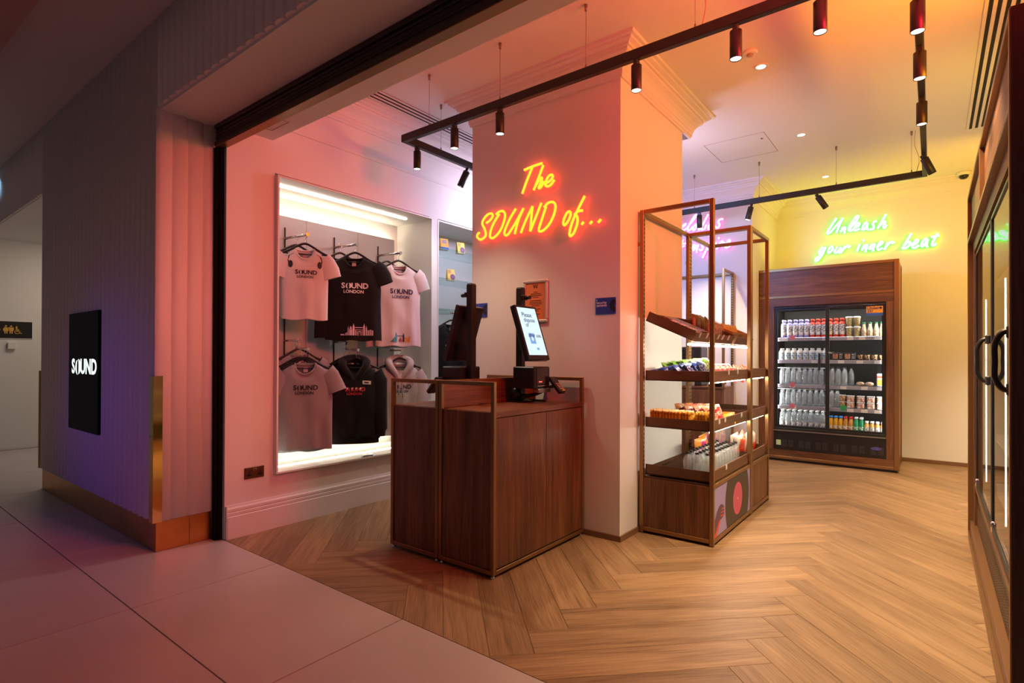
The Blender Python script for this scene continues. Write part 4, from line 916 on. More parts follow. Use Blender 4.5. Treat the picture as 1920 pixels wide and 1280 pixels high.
# bottom tray: water bottles with black caps, big bags behind
BLKCAP = mat('cap_black', (0.012, 0.012, 0.013), 0.45)
def water_bottle(name, label, r, h, cap_m, group, ribs=True, label_m=None, lab=(0.12, 0.38)):
    t = thing(name, label, 'bottle', (0, 0, 0), group=group)
    pr = [(r * 0.80, 0.0), (r * 0.98, h * 0.03)]
    if ribs: pr += [(r, h * .12), (r * .97, h * .26), (r * .88, h * .32), (r * .97, h * .38), (r, h * .50), (r * .99, h * .62)]
    else: pr += [(r, h * .2), (r, h * .55)]
    pr += [(r * .85, h * .73), (r * .55, h * .84), (r * .40, h * .89), (r * .40, h * .93)]
    b = loc_part('bottle_body', MB().lathe(pr, 14), PET, t)
    loc_part('cap', MB().lathe([(r * .47, h * .915), (r * .47, h * .995), (r * .42, h)], 12), cap_m, t)
    loc_part('base_band', MB().lathe([(r * .82, 0.001), (r * .99, h * .035), (r * .995, h * .06)], 14, cap=False), cap_m if ribs else PET, t)
    if label_m: loc_part('paper_label', MB().lathe([(r * 1.01, h * lab[0]), (r * 1.01, h * lab[1])], 14, cap=False), label_m, t)
    return t
wb = water_bottle('water_bottle', 'small clear water bottle with black cap on the bottom tray of the shelf unit', 0.031, 0.168, BLKCAP, 'black capped water bottles on the bottom tray')
first = True
for j in range(11):
    for i in range(3):
        x, y = -1.275 - 0.072 * i, 3.945 + 0.070 * j
        lab = 'black capped water bottle, ' + nth(j) + ' row from the near end, ' + ('front', 'middle', 'back')[i] + ' column'
        if first: wb.location = (x, y, 0.4675); first = False; wb['label'] = lab
        else: dup(wb, (x, y, 0.4675), (0, 0, 0.4 * i + j), lab)
mg = bag_mesh('sweet_bag', 0.22, 0.17, 0.06, PK['magenta']); rg = bag_mesh('sweet_bag', 0.20, 0.18, 0.07, PK['redbig'])
for i in range(6):
    put(mg, 'sweet_bag', nth(i) + ' magenta sweet bag from the near end, beyond the black capped bottles', 'sweet bag', 'magenta sweet bags', (-1.58 - 0.05 * (i % 2), 4.80 + 0.10 * i + (.06 if i > 0 else -.06), 0.468), ry=R(-6), rz=R(80 + 6 * (i % 3)))
for i in range(5):
    put(rg, 'sweet_bag', nth(i) + ' big red sweet bag from the near end in the rear bottom tray', 'sweet bag', 'red sweet bags', (-1.33 - 0.07 * (i % 2), 4.99 + 0.10 * i, 0.468), ry=R(-6), rz=R(80 + 6 * i))
pk = MB(); 
t = thing('bottle_multipack', 'shrink wrapped pack of clear bottles lying in the rear shelf unit', 'multipack', (-1.58, 5.15, 0.468))
loc_part('wrap', MB().box(-0.08, 0.08, -0.2, 0.2, 0, 0.29, 0.03), SHRINK, t)
for k in range(4):
    b_ = loc_part('bottle', MB().lathe([(0.03, 0.01), (0.035, 0.05), (0.035, 0.16), (0.015, 0.24), (0.015, 0.27)], 12, (0.0, -0.13 + 0.085 * k, 0)), PET, t)

# ------------------------------------------------------------------ wall rack and cabinet behind the shelf units
t = thing('wall_rack', 'bronze open rack with walnut cabinet base under the pink neon lettering', 'rack', (-2.5, 7.0, 0))
xs0, xs1, ya, yb = -2.95, -2.02, 6.88, 7.285
for x in (xs0, xs1 - 0.03):
    for y in (ya, yb - 0.03): 
        pm = part('post', MB().box(x, x + .03, y, y + .03, 0.004, 2.42, .002), BRONZE, t)
        if y > 7:
            s_ = MB()
            for k in range(42): s_.box(x + (.0295 if x > -2.5 else -.001), x + (.0305 if x > -2.5 else 0), y + .008, y + .022, 1.0 + k * .033, 1.02 + k * .033)
            for k in range(42): s_.box(x + .008, x + .022, y - .001, y + .0005, 1.0 + k * .033, 1.02 + k * .033)
            part('slots', s_, SLOT, pm)['kind'] = 'stuff'
for x in (xs0, xs1 - .03): part('rail', MB().box(x, x + .03, ya + .03, yb - .03, 2.39, 2.42, .002), BRONZE, t)
part('rail', MB().box(xs0 + .03, xs1 - .03, yb - .03, yb, 2.39, 2.42, .002), BRONZE, t)
part('wall_bracket', MB().box(xs1 - 0.02, xs1 + .02, yb, yb + .025, 1.70, 1.73), BRASS, t)
part('cabinet', MB().box(xs0 + .005, xs1 - .005, ya + .006, yb, 0.05, 0.93, .002), BRONZED, t)
w3 = (xs1 - xs0 - .06) / 3
for k in range(3): part('door', MB().box(xs0 + .03 + k * w3 + .002, xs0 + .03 + (k + 1) * w3 - .002, ya - 0.004, ya + .006, .06, .92, .001), WALV, t)
part('end_panel', MB().box(xs1 - .005, xs1, ya + .03, yb - .03, .05, .93), WALV, t)
part('top', MB().box(xs0, xs1, ya - .005, yb, .931, .96, .002), WALX, t)
t = thing('coffee_machine', 'dark coffee machine standing on the cabinet behind the shelf units', 'coffee machine', (-2.55, 7.08, 0.9605))
loc_part('body', MB().box(-0.22, 0.22, -0.12, 0.14, 0.0, 0.50, 0.012), BLACKP, t); loc_part('panel', MB().box(-0.10, 0.12, -0.124, -0.12, 0.22, 0.46, 0.004), mat('dark_gloss', (0.01, 0.01, 0.012), 0.06), t)
loc_part('drip_tray', MB().box(-0.15, 0.15, -0.17, -0.12, 0.0, 0.05, 0.006), STEEL, t)
t = single('bowl', MB().lathe([(0.05, 0), (0.07, 0.005), (0.10, 0.035), (0.105, 0.05), (0.095, 0.05), (0.06, 0.012), (0.001, 0.01)], 20, cap=False), BLACKP, 'black bowl on the walnut cabinet behind the shelf units', 'bowl'); t.location = (-2.13, 6.98, 0.9605)

# ------------------------------------------------------------------ back fridge in its walnut housing
FX0, FX1, FY, FH = -1.86, -0.30, 7.66, 2.468
t = thing('drinks_fridge', 'walnut housed drinks fridge with two sliding glass doors at the back wall', 'fridge', ((FX0 + FX1) / 2, 8.15, 0))
P = 0.05
f = MB()
for x in (FX0, FX1 - P): f.box(x, x + P, FY, FY + 0.07, 0.03, FH, 0.003)
for z in (0.03, 2.085, FH - 0.035): f.box(FX0 + P, FX1 - P, FY, FY + 0.06, z, z + 0.035, 0.003)
f.box(FX1 - 0.03, FX1, 8.30, 8.36, 0.03, FH, 0.003); f.box(FX1 - 0.04, FX1 - 0.005, FY + .07, 8.36, FH - 0.03, FH, .003)
part('frame', f, BRONZE, t)
part('plinth', MB().box(FX0 + .02, FX1 - .02, FY + .03, 8.3, 0.0, 0.03), BLACK, t)
part('header_panel', MB().box(FX0 + P + .001, FX1 - P - .001, FY + .012, FY + .03, 2.121, FH - .036, .001), WALX, t)
part('upper_panel', MB().box(FX0 + P + .001, FX1 - P - .001, FY + .010, FY + .03, 1.985, 2.084, .001), WALX, t)
part('lower_panel', MB().box(FX0 + P + .001, FX1 - P - .001, FY + .010, FY + .03, .066, .148, .001), WALX, t)
part('stile', MB().box(FX0 + P + .001, -1.63, FY + .010, FY + .03, .15, 1.983, .001), WALV, t)
part('stile', MB().box(-0.425, FX1 - P - .001, FY + .010, FY + .03, .15, 1.983, .001), WALV, t)
for x, n_ in ((FX0 + .005, 'side_panel'), (FX1 - .02, 'side_panel')): part(n_, MB().box(x, x + .012, FY + .071, 8.30, .03, FH - .031), WALV, t)
part('top_panel', MB().box(FX0 + .01, FX1 - .045, FY + .061, 8.36, FH - .03, FH - .01), WALX, t)
cx0, cx1 = -1.628, -0.427
DARK = mat('fridge_black', (0.012, 0.011, 0.012), 0.35)
INNER = mat('fridge_inner', (0.035, 0.028, 0.022), 0.5)
b = MB(); b.box(cx0, cx1, 8.26, 8.28, .15, 1.985); b.box(cx0, cx0 + .012, FY + .03, 8.26, .43, 1.985); b.box(cx1 - .012, cx1, FY + .03, 8.26, .43, 1.985); b.box(cx0 + .012, cx1 - .012, FY + .03, 8.26, 1.955, 1.985)
part('cabinet', b, INNER, t)
b = MB(); b.box(cx0, cx1, FY + .005, 8.26, .15, .40, .004); b.box(cx0, cx1, FY - .002, FY + .02, .385, .405, .003)
lw = part('motor_cover', b, DARK, t)
part('trim_strip', MB().box(cx0, cx1, FY - .006, FY - .002, .388, .398), STEEL, lw)
GRI = mat('grille_dark', (0.05, 0.048, 0.05), 0.4)
for k in range(6):
    g = MB(); gx = cx0 + .10 + k * .19
    for i in range(2):
        for j in range(7): g.box(gx + i * .075, gx + i * .075 + .055, FY + .002, FY + .006, .19 + j * .013, .196 + j * .013)
    part('grille', g, GRI, lw)['kind'] = 'stuff'
part('sticker', MB().box(cx0 + .03, cx0 + .085, FY + .003, FY + .005, .205, .27), mat('sticker_green', (0.55, 0.75, 0.4), 0.5), lw)
ov = MB(); ov.v += [(cx1 - .095 + .055 * math.cos(2 * PI * k / 24), FY + .0025, .262 + .019 * math.sin(2 * PI * k / 24)) for k in range(24)]; ov._f(tuple(range(24)))
part('oval_badge', ov, mat('badge_blue', (0.10, 0.09, 0.45), 0.3), lw)
# sliding doors
def gdoor(x0, x1, y):
    fr_ = MB(); s_ = 0.028
    for x in (x0, x1 - s_): fr_.box(x, x + s_, y, y + .018, .43, 1.955, .002)
    for z in (.43, 1.955 - s_): fr_.box(x0 + s_, x1 - s_, y, y + .018, z, z + s_, .002)
    d = part('glass_door', fr_, DARK, t)
    part('pane', MB().box(x0 + s_, x1 - s_, y + .007, y + .011, .43 + s_, 1.955 - s_), GLASSD, d)
    return d
d1 = gdoor(cx0 + .012, -1.005, FY + .036); d2 = gdoor(-1.045, cx1 - .012, FY + .012)
part('door_rail', MB().box(cx0, cx1, FY + .008, FY + .06, 1.957, 1.975, .002), DARK, t); part('door_rail', MB().box(cx0, cx1, FY + .006, FY + .06, .405, .428, .002), DARK, t)
part('handle', MB().box(-1.125, -1.10, FY + .022, FY + .036, 1.17, 1.38, .004), DARK, d1)
st = MB(); st.box(-.618, -.455, FY + .006, FY + .0095, 1.822, 1.933)
s_ = part('age_sticker', st, mat('sticker_orange', (0.85, 0.36, 0.03), 0.5), d2)
part('blue_band', MB().box(-.618, -.455, FY + .004, FY + .0058, 1.822, 1.855), mat('sticker_blue', (0.03, 0.12, 0.5), 0.5), s_)
tx = MB(); add_text(tx, text_mesh('Under', .046, .02, 'LEFT'), lambda x, y: (-.61 + x, FY + .0045, 1.912 + y)); add_text(tx, text_mesh('25?', .044, .02, 'LEFT'), lambda x, y: (-.61 + x, FY + .0045, 1.876 + y))
n_ = len(tx.v); tx.v += [(-.477 + .014 * math.cos(2 * PI * k / 14), FY + .0045, 1.912 + .014 * math.sin(2 * PI * k / 14)) for k in range(14)]; tx._f(tuple(range(n_, n_ + 14)))
part('lettering', tx, mat('sticker_ink', (0.04, 0.03, 0.12), 0.5), s_)
# inside: light bars and shelves with price strips
FL = glow('fridge_led', (1.0, 0.97, 0.92), 55.0)
for x in (cx0 + .016, cx1 - .024): part('light_bar', MB().box(x, x + .008, FY + .062, FY + .075, .46, 1.94), FL, t)
part('light_bar', MB().box(cx0 + .02, cx1 - .02, FY + .075, FY + .10, 1.945, 1.954), FL, t)
SHV = [1.585, 1.300, .985, .712, .440]
SM = mat('shelf_metal', (0.45, 0.45, 0.47), 0.35, 0.4)
STRIPM = mat('price_strip', (0.52, 0.50, 0.60), 0.22, 0.3)
TAGX = [[.1, .48, .70, .80, .93], [.38, .62, .78, .93], [.17, .64, .82, .95], [.18, .70, .82, .93], []]
for i, z in enumerate(SHV):
    sm = part('shelf', MB().box(cx0 + .013, cx1 - .013, FY + .085, 8.25, z - .018, z - .004, .002), SM, t)
    if i < 4:
        part('price_strip', MB().box(cx0 + .03, cx1 - .03, FY + .072, FY + .084, z - .045, z - .002, .002), STRIPM, sm)
        for u in TAGX[i]:
            x = cx0 + u * (cx1 - cx0); part('price_card', MB().box(x - .033, x + .033, FY + .069, FY + .0715, z - .043, z - .006), CARD, sm)
        part('light_strip', MB().box(cx0 + .04, cx1 - .04, FY + .088, FY + .096, z - .026, z - .0185), glow('shelf_fill', (1.0, .97, .92), 16.0), sm)  # hidden glow strip added to brighten the goods below
        pm = MB(); 
        for u, m_ in ((.18, 'promo_pink'),) if i != 1 else ():
            x = cx0 + u * (cx1 - cx0) - 0.01; pm.lathe([(.034, FY + .066), (.034, FY + .0685)], 10, (x, 0, z - .004), ax=1)
        if pm.v: part('promo_card', pm, mat('promo_pink', (.85, .22, .28), .5), sm)
for zz in (1.195, .925): part('front_rod', MB().tube([(cx0 + .02, FY + .068, zz), (-1.02, FY + .068, zz)], .004, 6), STEEL, t)
gp = MB(); gp.lathe([(.036, FY + .066), (.036, FY + .0685)], 10, (-.86, 0, .715), ax=1); part('promo_card', gp, mat('promo_green', (.05, .5, .15), .5), t)
# goods in the fridge
SHN = {1.585: 'top', 1.300: 'second', .985: 'third', .712: 'fourth', .440: 'bottom'}
def goods(proto, places, what):
    """one label per item: its place in its row, the row, the shelf."""
    ys_ = sorted({round(p[1], 3) for p in places}); zs_ = sorted({round(p[2], 3) for p in places})
    for i, p in enumerate(places):
        row = [q for q in places if abs(q[1] - p[1]) < .001 and abs(q[2] - p[2]) < .001]
        k = sorted(q[0] for q in row).index(p[0])
        r = ys_.index(round(p[1], 3)); l = [nth(k), what, 'from the left,']
        if len(zs_) > 1: l.append(('lower' if round(p[2], 3) == zs_[0] else 'upper') + ' layer,')
        elif len(ys_) > 1: l.append(('front row,', 'second row,', 'third row,')[r])
        l.append(SHN[round(zs_[0], 3)] + ' fridge shelf')
        o = proto if i == 0 else dup(proto, p)
        o.location = p; o['label'] = ' '.join(l)
def bottle(name, label, prof, m, cap_prof, cap_m, lab_prof=None, lab_m=None, group=None, cat='bottle'):
    t = thing(name, label, cat, (0, 0, 0), group=group)
    loc_part('bottle_body', MB().lathe(prof, 14), m, t)
    if cap_prof: loc_part('cap', MB().lathe(cap_prof, 12), cap_m, t)
    if lab_prof: loc_part('paper_label', MB().lathe(lab_prof, 14, cap=False), lab_m, t)
    return t
LBW = packet('label_white_print', [WHITE, (0.85, .83, .80), (0.25, .25, .30)], 60, .5)
y1 = FY + .135
SQ = [(.028, 0), (.031, .006), (.031, .165), (.026, .18), (.015, .19), (.015, .2)]
wv = bottle('vitamin_water', 'lilac drink bottle on the top shelf of the back fridge', SQ, mat('liquid_lilac', (.36, .34, .72), .25), [(.019, .198), (.019, .228), (.017, .230)], mat('cap_lilac', (.45, .46, .78), .4), [(.0316, .03), (.0316, .16)], LBW, 'lilac drink bottles')
goods(wv, [(x, y1 + yy, SHV[0]) for yy in (0, .08) for x in (-1.537, -1.469, -1.400, -1.334, -1.270)], 'lilac drink bottle')
rv = bottle('vitamin_water', 'red drink bottle on the top shelf of the back fridge', SQ, mat('liquid_red', (.70, .05, .03), .25), [(.019, .198), (.019, .228), (.017, .230)], mat('cap_red', (.78, .08, .04), .4), [(.0316, .03), (.0316, .16)], LBW, 'red drink bottles')
goods(rv, [(x, y1 + yy, SHV[0]) for yy in (0, .08) for x in (-1.205, -1.142, -1.077, -1.010, -.946, -.882)], 'red drink bottle')
cu = bottle('coffee_cup', 'iced coffee cup with white lid, stacked on the top shelf of the back fridge', [(.026, 0), (.036, .10), (.036, .104)], packet('cup_print', [(.78, .40, .06), (.75, .68, .55), (.03, .28, .14), (.80, .45, .08)], 45, .4), [(.039, .102), (.039, .118), (.030, .122)], WHITEP, None, None, 'stacked coffee cups', 'cup')
goods(cu, [(x, y1, SHV[0] + z) for x in (-.806, -.724) for z in (0, .1225)], 'white lidded coffee cup')
CF = [(.024, 0), (.029, .005), (.029, .07), (.022, .105), (.016, .125), (.016, .15)]
cf = bottle('coffee_bottle', 'glass iced coffee bottle on the top shelf of the back fridge', CF, packet('coffee_print', [(.72, .42, .12), (.80, .55, .22), (.85, .75, .55)], 45, .25), [(.018, .15), (.018, .168)], mat('cap_green', (.02, .22, .10), .4), None, None, 'coffee bottles')
goods(cf, [(x, y1, SHV[0]) for x in (-.652, -.590, -.528, -.472)], 'glass coffee bottle')
mk = thing('milk_bottle', 'white milk bottle with green label on the second shelf of the back fridge', 'bottle', group='milk bottles')
m_ = MB(); m_.lathe([(.031, 0), (.034, .005), (.034, .095), (.026, .118), (.014, .126), (.014, .132)], 12); loc_part('bottle_body', m_, WHITEP, mk)
loc_part('cap', MB().lathe([(.017, .13), (.017, .146)], 12), WHITEP, mk)
loc_part('paper_label', MB().lathe([(.0345, .02), (.0345, .09)], 14, cap=False), packet('milk_print', [(.80, .84, .80), (.10, .55, .42), WHITE, (.10, .15, .5)], 40, .4), mk)
goods(mk, [(x, y1 + yy, SHV[1]) for yy in (0, .085) for x in (-1.560, -1.490, -1.420, -1.350, -1.280, -1.210, -1.138, -1.062)], 'white milk bottle')
def sandwich(label, x):
    t = thing('sandwich_pack', label, 'sandwich', (x, y1, SHV[1]), group='sandwich packs')
    loc_part('carton', MB().box(-.058, .058, -.03, .04, 0, .088, .003), BLACKP, t)
    loc_part('window', MB().box(-.052, .004, -.032, -.030, .014, .074, .001), PK['bun'], t)
    tx = MB()
    for k in range(3): tx.box(.018, .05, -.0315, -.030, .02 + k * .022, .028 + k * .022)
    loc_part('print', tx, CARD, t)
sandwich('black sandwich carton on the second fridge shelf, beside the milk bottles', -.925); sandwich('black sandwich carton on the second fridge shelf, beside the snack pots', -.795)
pt = thing('snack_pot', 'small kraft snack pot with black label on the second shelf of the back fridge', 'pot', group='snack pots')
loc_part('tub', MB().lathe([(.026, 0), (.034, .062)], 14), packet('pot_print', [(.55, .30, .12), (.62, .38, .18), (.02, .02, .02)], 25, .5), pt); loc_part('lid', MB().lathe([(.035, .062), (.035, .070)], 14), BLACKP, pt)
goods(pt, [(x, y1, SHV[1]) for x in (-.690, -.618, -.546, -.474)], 'kraft snack pot')
WCAP = mat('cap_white', (.80, .80, .80), .4)
def w2(label, group, h, r, capm, lab):
    return water_bottle('water_bottle', label, r, h, capm, group, False, LBW if lab else None, (.08, .30))
a = w2('clear water bottle with black cap on the third shelf of the back fridge', 'water bottles on the third fridge shelf', .225, .030, BLKCAP, False)
goods(a, [(x, y1 + yy, SHV[2]) for yy in (0, .075) for x in (-1.556, -1.490, -1.424, -1.360, -1.296, -1.232, -1.170, -1.108, -.990, -.922, -.855)] + [(-.79, y1 + .075, SHV[2])], 'black capped water bottle')
a = w2('clear water bottle with black cap on the fourth shelf of the back fridge', 'water bottles on the fourth fridge shelf', .225, .030, BLKCAP, False)
goods(a, [(x, y1 + yy, SHV[3]) for yy in (0, .075) for x in (-1.556, -1.490, -1.424, -1.360, -1.296, -1.230, -1.164, -1.100, -.992, -.932)], 'black capped water bottle')
a = w2('clear water bottle with white cap and label on the bottom shelf of the back fridge', 'white capped water bottles', .215, .033, WCAP, True)
goods(a, [(x, y1 + yy, SHV[4]) for yy in (0, .08, .16) for x in (-1.553, -1.486, -1.421, -1.355, -1.290, -1.224, -1.157, -1.092)], 'white capped water bottle')
JU = [(.024, 0), (.028, .004), (.027, .07), (.020, .115), (.013, .14), (.013, .145)]
def juice(label, col, cap, xs, group):
    j = bottle('juice_bottle', label, JU, mat('juice_' + group.split()[0], col, .2), [(.019, .142), (.019, .160), (.016, .163)], mat('cap_' + cap[0], cap[1], .4), [(.0285, .015), (.0282, .055)], packet('juice_label_' + group.split()[0], [col, tuple(min(1, c * 1.3) for c in col), WHITE], 50, .4), group)
    goods(j, [(x, y1 + yy, SHV[4]) for yy in (0, .07) for x in xs], group[:-1])
juice('orange juice bottle with blue cap on the bottom shelf of the back fridge', (.80, .40, .02), ('blue', (.03, .25, .65)), (-1.003, -.950, -.897), 'orange juice bottles')
juice('amber juice bottle with red cap on the bottom shelf of the back fridge', (.62, .30, .07), ('scarlet', (.70, .03, .03)), (-.843, -.788), 'amber juice bottles')
juice('green juice bottle with white cap on the bottom shelf of the back fridge', (.03, .36, .16), ('pale', (.8, .8, .8)), (-.733, -.680), 'green juice bottles')
yo = bottle('smoothie_bottle', 'small smoothie bottle with white cap on the bottom shelf of the back fridge', [(.022, 0), (.025, .004), (.025, .075), (.018, .09), (.016, .1)], mat('smoothie', (.78, .42, .10), .3), [(.019, .1), (.019, .122)], WCAP, [(.0256, .005), (.0256, .055)], LBW, 'smoothie bottles')
goods(yo, [(x, y1 + yy, SHV[4]) for yy in (0, .065) for x in (-.626, -.572, -.518, -.464)], 'small smoothie bottle')
tb = thing('yoghurt_tub', 'white square tub with red print, stacked on the fourth shelf of the back fridge', 'tub', group='stacked tubs')
m_ = MB(); m_.box(-.038, .038, -.038, .038, 0, .066, .008); loc_part('tub', m_, packet('tub_print', [WHITE, (.82, .78, .72), (.70, .15, .08), (.5, .3, .2)], 40, .4), tb); loc_part('lid', MB().box(-.042, .042, -.042, .042, .066, .076, .004), WHITEP, tb)
goods(tb, [(x, y1, SHV[3] + z) for x in (-.790, -.685, -.582, -.484) for z in (0, .0765)], 'white square tub')
ct = bottle('dessert_pot', 'cream coloured dessert pot, stacked beside the white tubs in the back fridge', [(.024, 0), (.036, .072)], packet('dessert_print', [(.75, .52, .22), (.80, .62, .35), (.45, .2, .1)], 35, .5), [(.039, .072), (.039, .079)], WHITEP, None, None, 'dessert pots', 'pot')
goods(ct, [(-.874, y1, SHV[3]), (-.874, y1, SHV[3] + .0795)], 'cream dessert pot')
wp = thing('wrapped_roll', 'wrapped bread roll lying on the third shelf of the back fridge', 'roll', group='wrapped rolls')
m_ = MB(); m_.grid(lambda u, v: (.045 * math.sin(PI * v) * math.cos(2 * PI * u), .032 * math.sin(PI * v) * math.sin(2 * PI * u), .026 - .026 * math.cos(PI * v)), 14, 8, True); loc_part('roll', m_, packet('roll_print', [(.70, .50, .32), (.78, .66, .5), (.6, .35, .2)], 40, .6), wp)
goods(wp, [(-.690, y1, SHV[2]), (-.598, y1, SHV[2])], 'wrapped bread roll')
sp = thing('snack_pouch', 'white and red pouch at the right end of the third fridge shelf', 'pouch', (-.492, y1, SHV[2]))
loc_part('pouch', MB().box(-.032, .032, -.018, .018, 0, .155, .010), WHITEP, sp); loc_part('print', MB().box(-.026, .026, -.0195, -.018, .015, .085, .002), mat('print_amber', (.75, .35, .04), .5), sp); loc_part('band', MB().box(-.030, .030, -.0195, -.018, .10, .125, .002), MATS['cap_red'], sp)

# ------------------------------------------------------------------ tall fridge wall at right, seen edge-on
UX, UY0, UY1, UH = 0.207, 2.49, 5.26, 2.513
t = thing('wall_fridge', 'tall bronze framed walnut fridge wall with glass doors at right', 'fridge', (0.56, (UY0 + UY1) / 2, 0))
f = MB(); P = 0.028
YM = 3.98
for y in (UY0, UY1 - P): f.box(UX, UX + .06, y, y + P, 0.0, UH, .002)
f.box(UX, UX + .06, YM - P / 2, YM + P / 2, 2.175, UH - P, .002)
for z0, z1 in ((UH - P, UH), (2.165, 2.19), (0.0, 0.06)): f.box(UX, UX + .06, UY0 + P, UY1 - P, z0, z1, .002)
f.box(UX + .06, .93, UY0, UY0 + P, UH - P, UH, .002); f.box(UX + .06, .93, UY1 - P, UY1, UH - P, UH, .002)
part('frame', f, BRONZE, t)
part('base_board', MB().box(UX + .012, UX + .05, UY0 + P, UY1 - P, .061, .135, .002), mat('base_bronze', (.26, .13, .06), .4, .5), t)
for a, b in ((UY0 + P, YM - P / 2), (YM + P / 2, UY1 - P)): part('header_panel', MB().box(UX + .022, UX + .036, a + .001, b - .001, 2.191, UH - P - .001), WALY, t)
part('end_panel', MB().box(UX + .004, .93, UY0 - .006, UY0 - .001, 0.0, UH, .001), wood('walnut_dark', (.03, .012, .007), (.06, .024, .012), (.10, .04, .02), 2), t)
part('far_end_panel', MB().box(UX + .062, .93, UY1 - .016, UY1 - .002, 0.0, UH - P - .001), WALV, t)
part('upper_panel', MB().box(UX + .030, UX + .044, UY0 + P, UY1 - P, 2.08, 2.164), WALY, t)
part('stile', MB().box(UX + .030, UX + .045, 5.08, UY1 - P, .136, 2.079), WALV, t)
b = MB(); b.box(.90, .93, UY0, UY1, .0, 2.08); b.box(UX + .06, .90, UY0 + P, UY0 + .04, .0, 2.08); b.box(UX + .06, .90, 5.05, 5.07, .136, 2.08); b.box(UX + .06, .90, UY0 + .04, 5.05, 2.06, 2.08)
part('cabinet', b, INNER, t)
b = MB(); b.box(UX + .045, .90, UY0 + P, 5.08, .136, .40, .004); mc = part('motor_cover', b, DARK, t)
dots = MB()
for i in range(70):
    for j in range(9):
        y, z = UY0 + .06 + i * .036, .16 + j * .018 
        dots.box(UX + .0438, UX + .0455, y + (j % 2) * .018, y + (j % 2) * .018 + .012, z, z + .008)
part('grille_holes', dots, mat('grille_bronze', (.20, .12, .07), .4, .5), mc)['kind'] = 'stuff'
part('ledge', MB().box(UX + .030, UX + .07, UY0 + P, 5.08, .40, .425, .003), mat('ledge_bronze', (.22, .12, .06), .3, .7), t)
def udoor(y0, y1, hy):
    fr_ = MB()
    for a, b_ in ((y0, y0 + .018), (y1 - .018, y1)): fr_.box(UX + .036, UX + .056, a, b_, .43, 2.06, .002)
    fr_.box(UX + .036, UX + .056, y0, y1, .43, .452, .002); fr_.box(UX + .036, UX + .056, y0, y1, 2.04, 2.06, .002)
    d = part('glass_door', fr_, DARK, t)
    part('pane', MB().box(UX + .042, UX + .048, y0 + .018, y1 - .018, .452, 2.04), clear('wall_fridge_glass', (.85, .85, .83), .72), d)
    h = MB(); hx = UX - .012
    h.tube(catmull([(UX + .036, hy, 1.43), (UX + .008, hy, 1.42), (hx, hy, 1.375), (hx, hy, 1.31), (hx, hy, 1.25), (UX + .008, hy, 1.205), (UX + .036, hy, 1.195)], 4), .011, 8)
    h.box(UX + .022, UX + .042, hy - .02, hy + .02, 1.40, 1.45, .005); h.box(UX + .022, UX + .042, hy - .02, hy + .02, 1.175, 1.225, .005)
    part('handle', h, BLACK, d)
    part('light_bar', MB().box(UX + .085, UX + .091, y1 - .06, y1 - .054, .47, 1.73), glow('mullion_led', (1.0, .93, .80), 14.0), d)
    part('hinge', MB().lathe([(.010, .40), (.010, .47), (.006, .48)], 10, (UX + .04, y1 - .03, 0)), CHROME, d)
udoor(UY0 + .04, 3.78, 2.87); udoor(3.80, 5.05, 3.95)
for i, z in enumerate((.46, .80, 1.15, 1.5, 1.82)):
    part('shelf', MB().box(UX + .12, .89, UY0 + .05, 5.04, z - .012, z, .001), SM, t)

# ------------------------------------------------------------------ lit clothes display in the left wall
t = thing('clothes_display', 'white framed display recess with glowing strips behind the hanging clothes', 'display', (-4.2, 3.03, N1[2]))
y0, y1, z0, z1 = N1
DPW = mat('display_white', (0.80, 0.79, 0.76), 0.4)
DPB = mat('display_back', (0.40, 0.40, 0.39), 0.45)
f = MB(); xo = -3.985
f.box(XD + .01, xo, y0, y0 + .014, z0, z1, .001).box(XD + .01, xo, y1 - .014, y1, z0, z1, .001).box(XD + .01, xo, y0 + .014, y1 - .014, z1 - .014, z1, .001).box(XD + .01, xo, y0 + .014, y1 - .014, z0, z0 + .014, .001)
part('frame', f, DPW, t)
part('recess_back', MB().box(XD + .002, XD + .01, y0, y1, z0, z1), DPW, t)
ys = [y0 + .02, 2.72, 3.27, y1 - .125]
for a, b in zip(ys[:-1], ys[1:]): part('back_panel', MB().box(-4.44, -4.42, a + .0015, b - .0015, .56, 2.53, .001), DPB, t)
STRIPL = glow('display_strip', (1.0, .87, .62), 26.0)
part('light_strip', MB().box(-4.475, -4.445, y0 + .05, y1 - .14, 2.50, 2.512), STRIPL, t, 'warm light strip hidden along the top of the back panel')
part('light_strip', MB().box(-4.475, -4.445, y0 + .05, y1 - .14, .565, .577), STRIPL, t, 'warm light strip hidden along the bottom of the back panel')
part('light_strip', MB().box(-4.20, -4.17, y0 + .03, y1 - .18, z1 - .024, z1 - .0145), glow('display_strip_top', (1.0, .92, .78), 12.0), t, 'light strip under the top of the recess')
part('light_strip', MB().box(-4.20, -4.17, y0 + .03, y1 - .18, z0 + .0145, z0 + .020), glow('display_strip_low', (1.0, .92, .78), 13.0), t, 'light strip on the floor of the recess')
part('sill_lock', MB().box(-4.02, -3.99, 3.02, 3.13, z0 + .0145, z0 + .03, .002), STEEL, t)
ARMY = (2.515, 3.005, 3.51)
for k, y in enumerate(ARMY):
    xf = -4.08
    part('hanging_arm', MB().tube([(-4.42, y, 2.335), (xf, y, 2.325)], .011, 10).lathe([(.016, xf), (.016, xf + .012)], 12, (0, y, 2.325), ax=0), CHROME, t)
    part('slotted_post', MB().box(-4.42, -4.412, y - .005, y + .005, .58, 2.43), SLOT, t)
    zb = 1.455
    part('stepped_arm', MB().tube([(-4.42, y, zb), (-4.22, y, zb)], .009, 8).tube([(-4.225, y, zb), (-4.225, y, 1.385)], .009, 8).tube([(-4.225, y, 1.385), (-4.06, y, 1.38)], .009, 8).lathe([(.014, -4.06), (.014, -4.048)], 12, (0, y, 1.38), ax=0), CHROME, t)

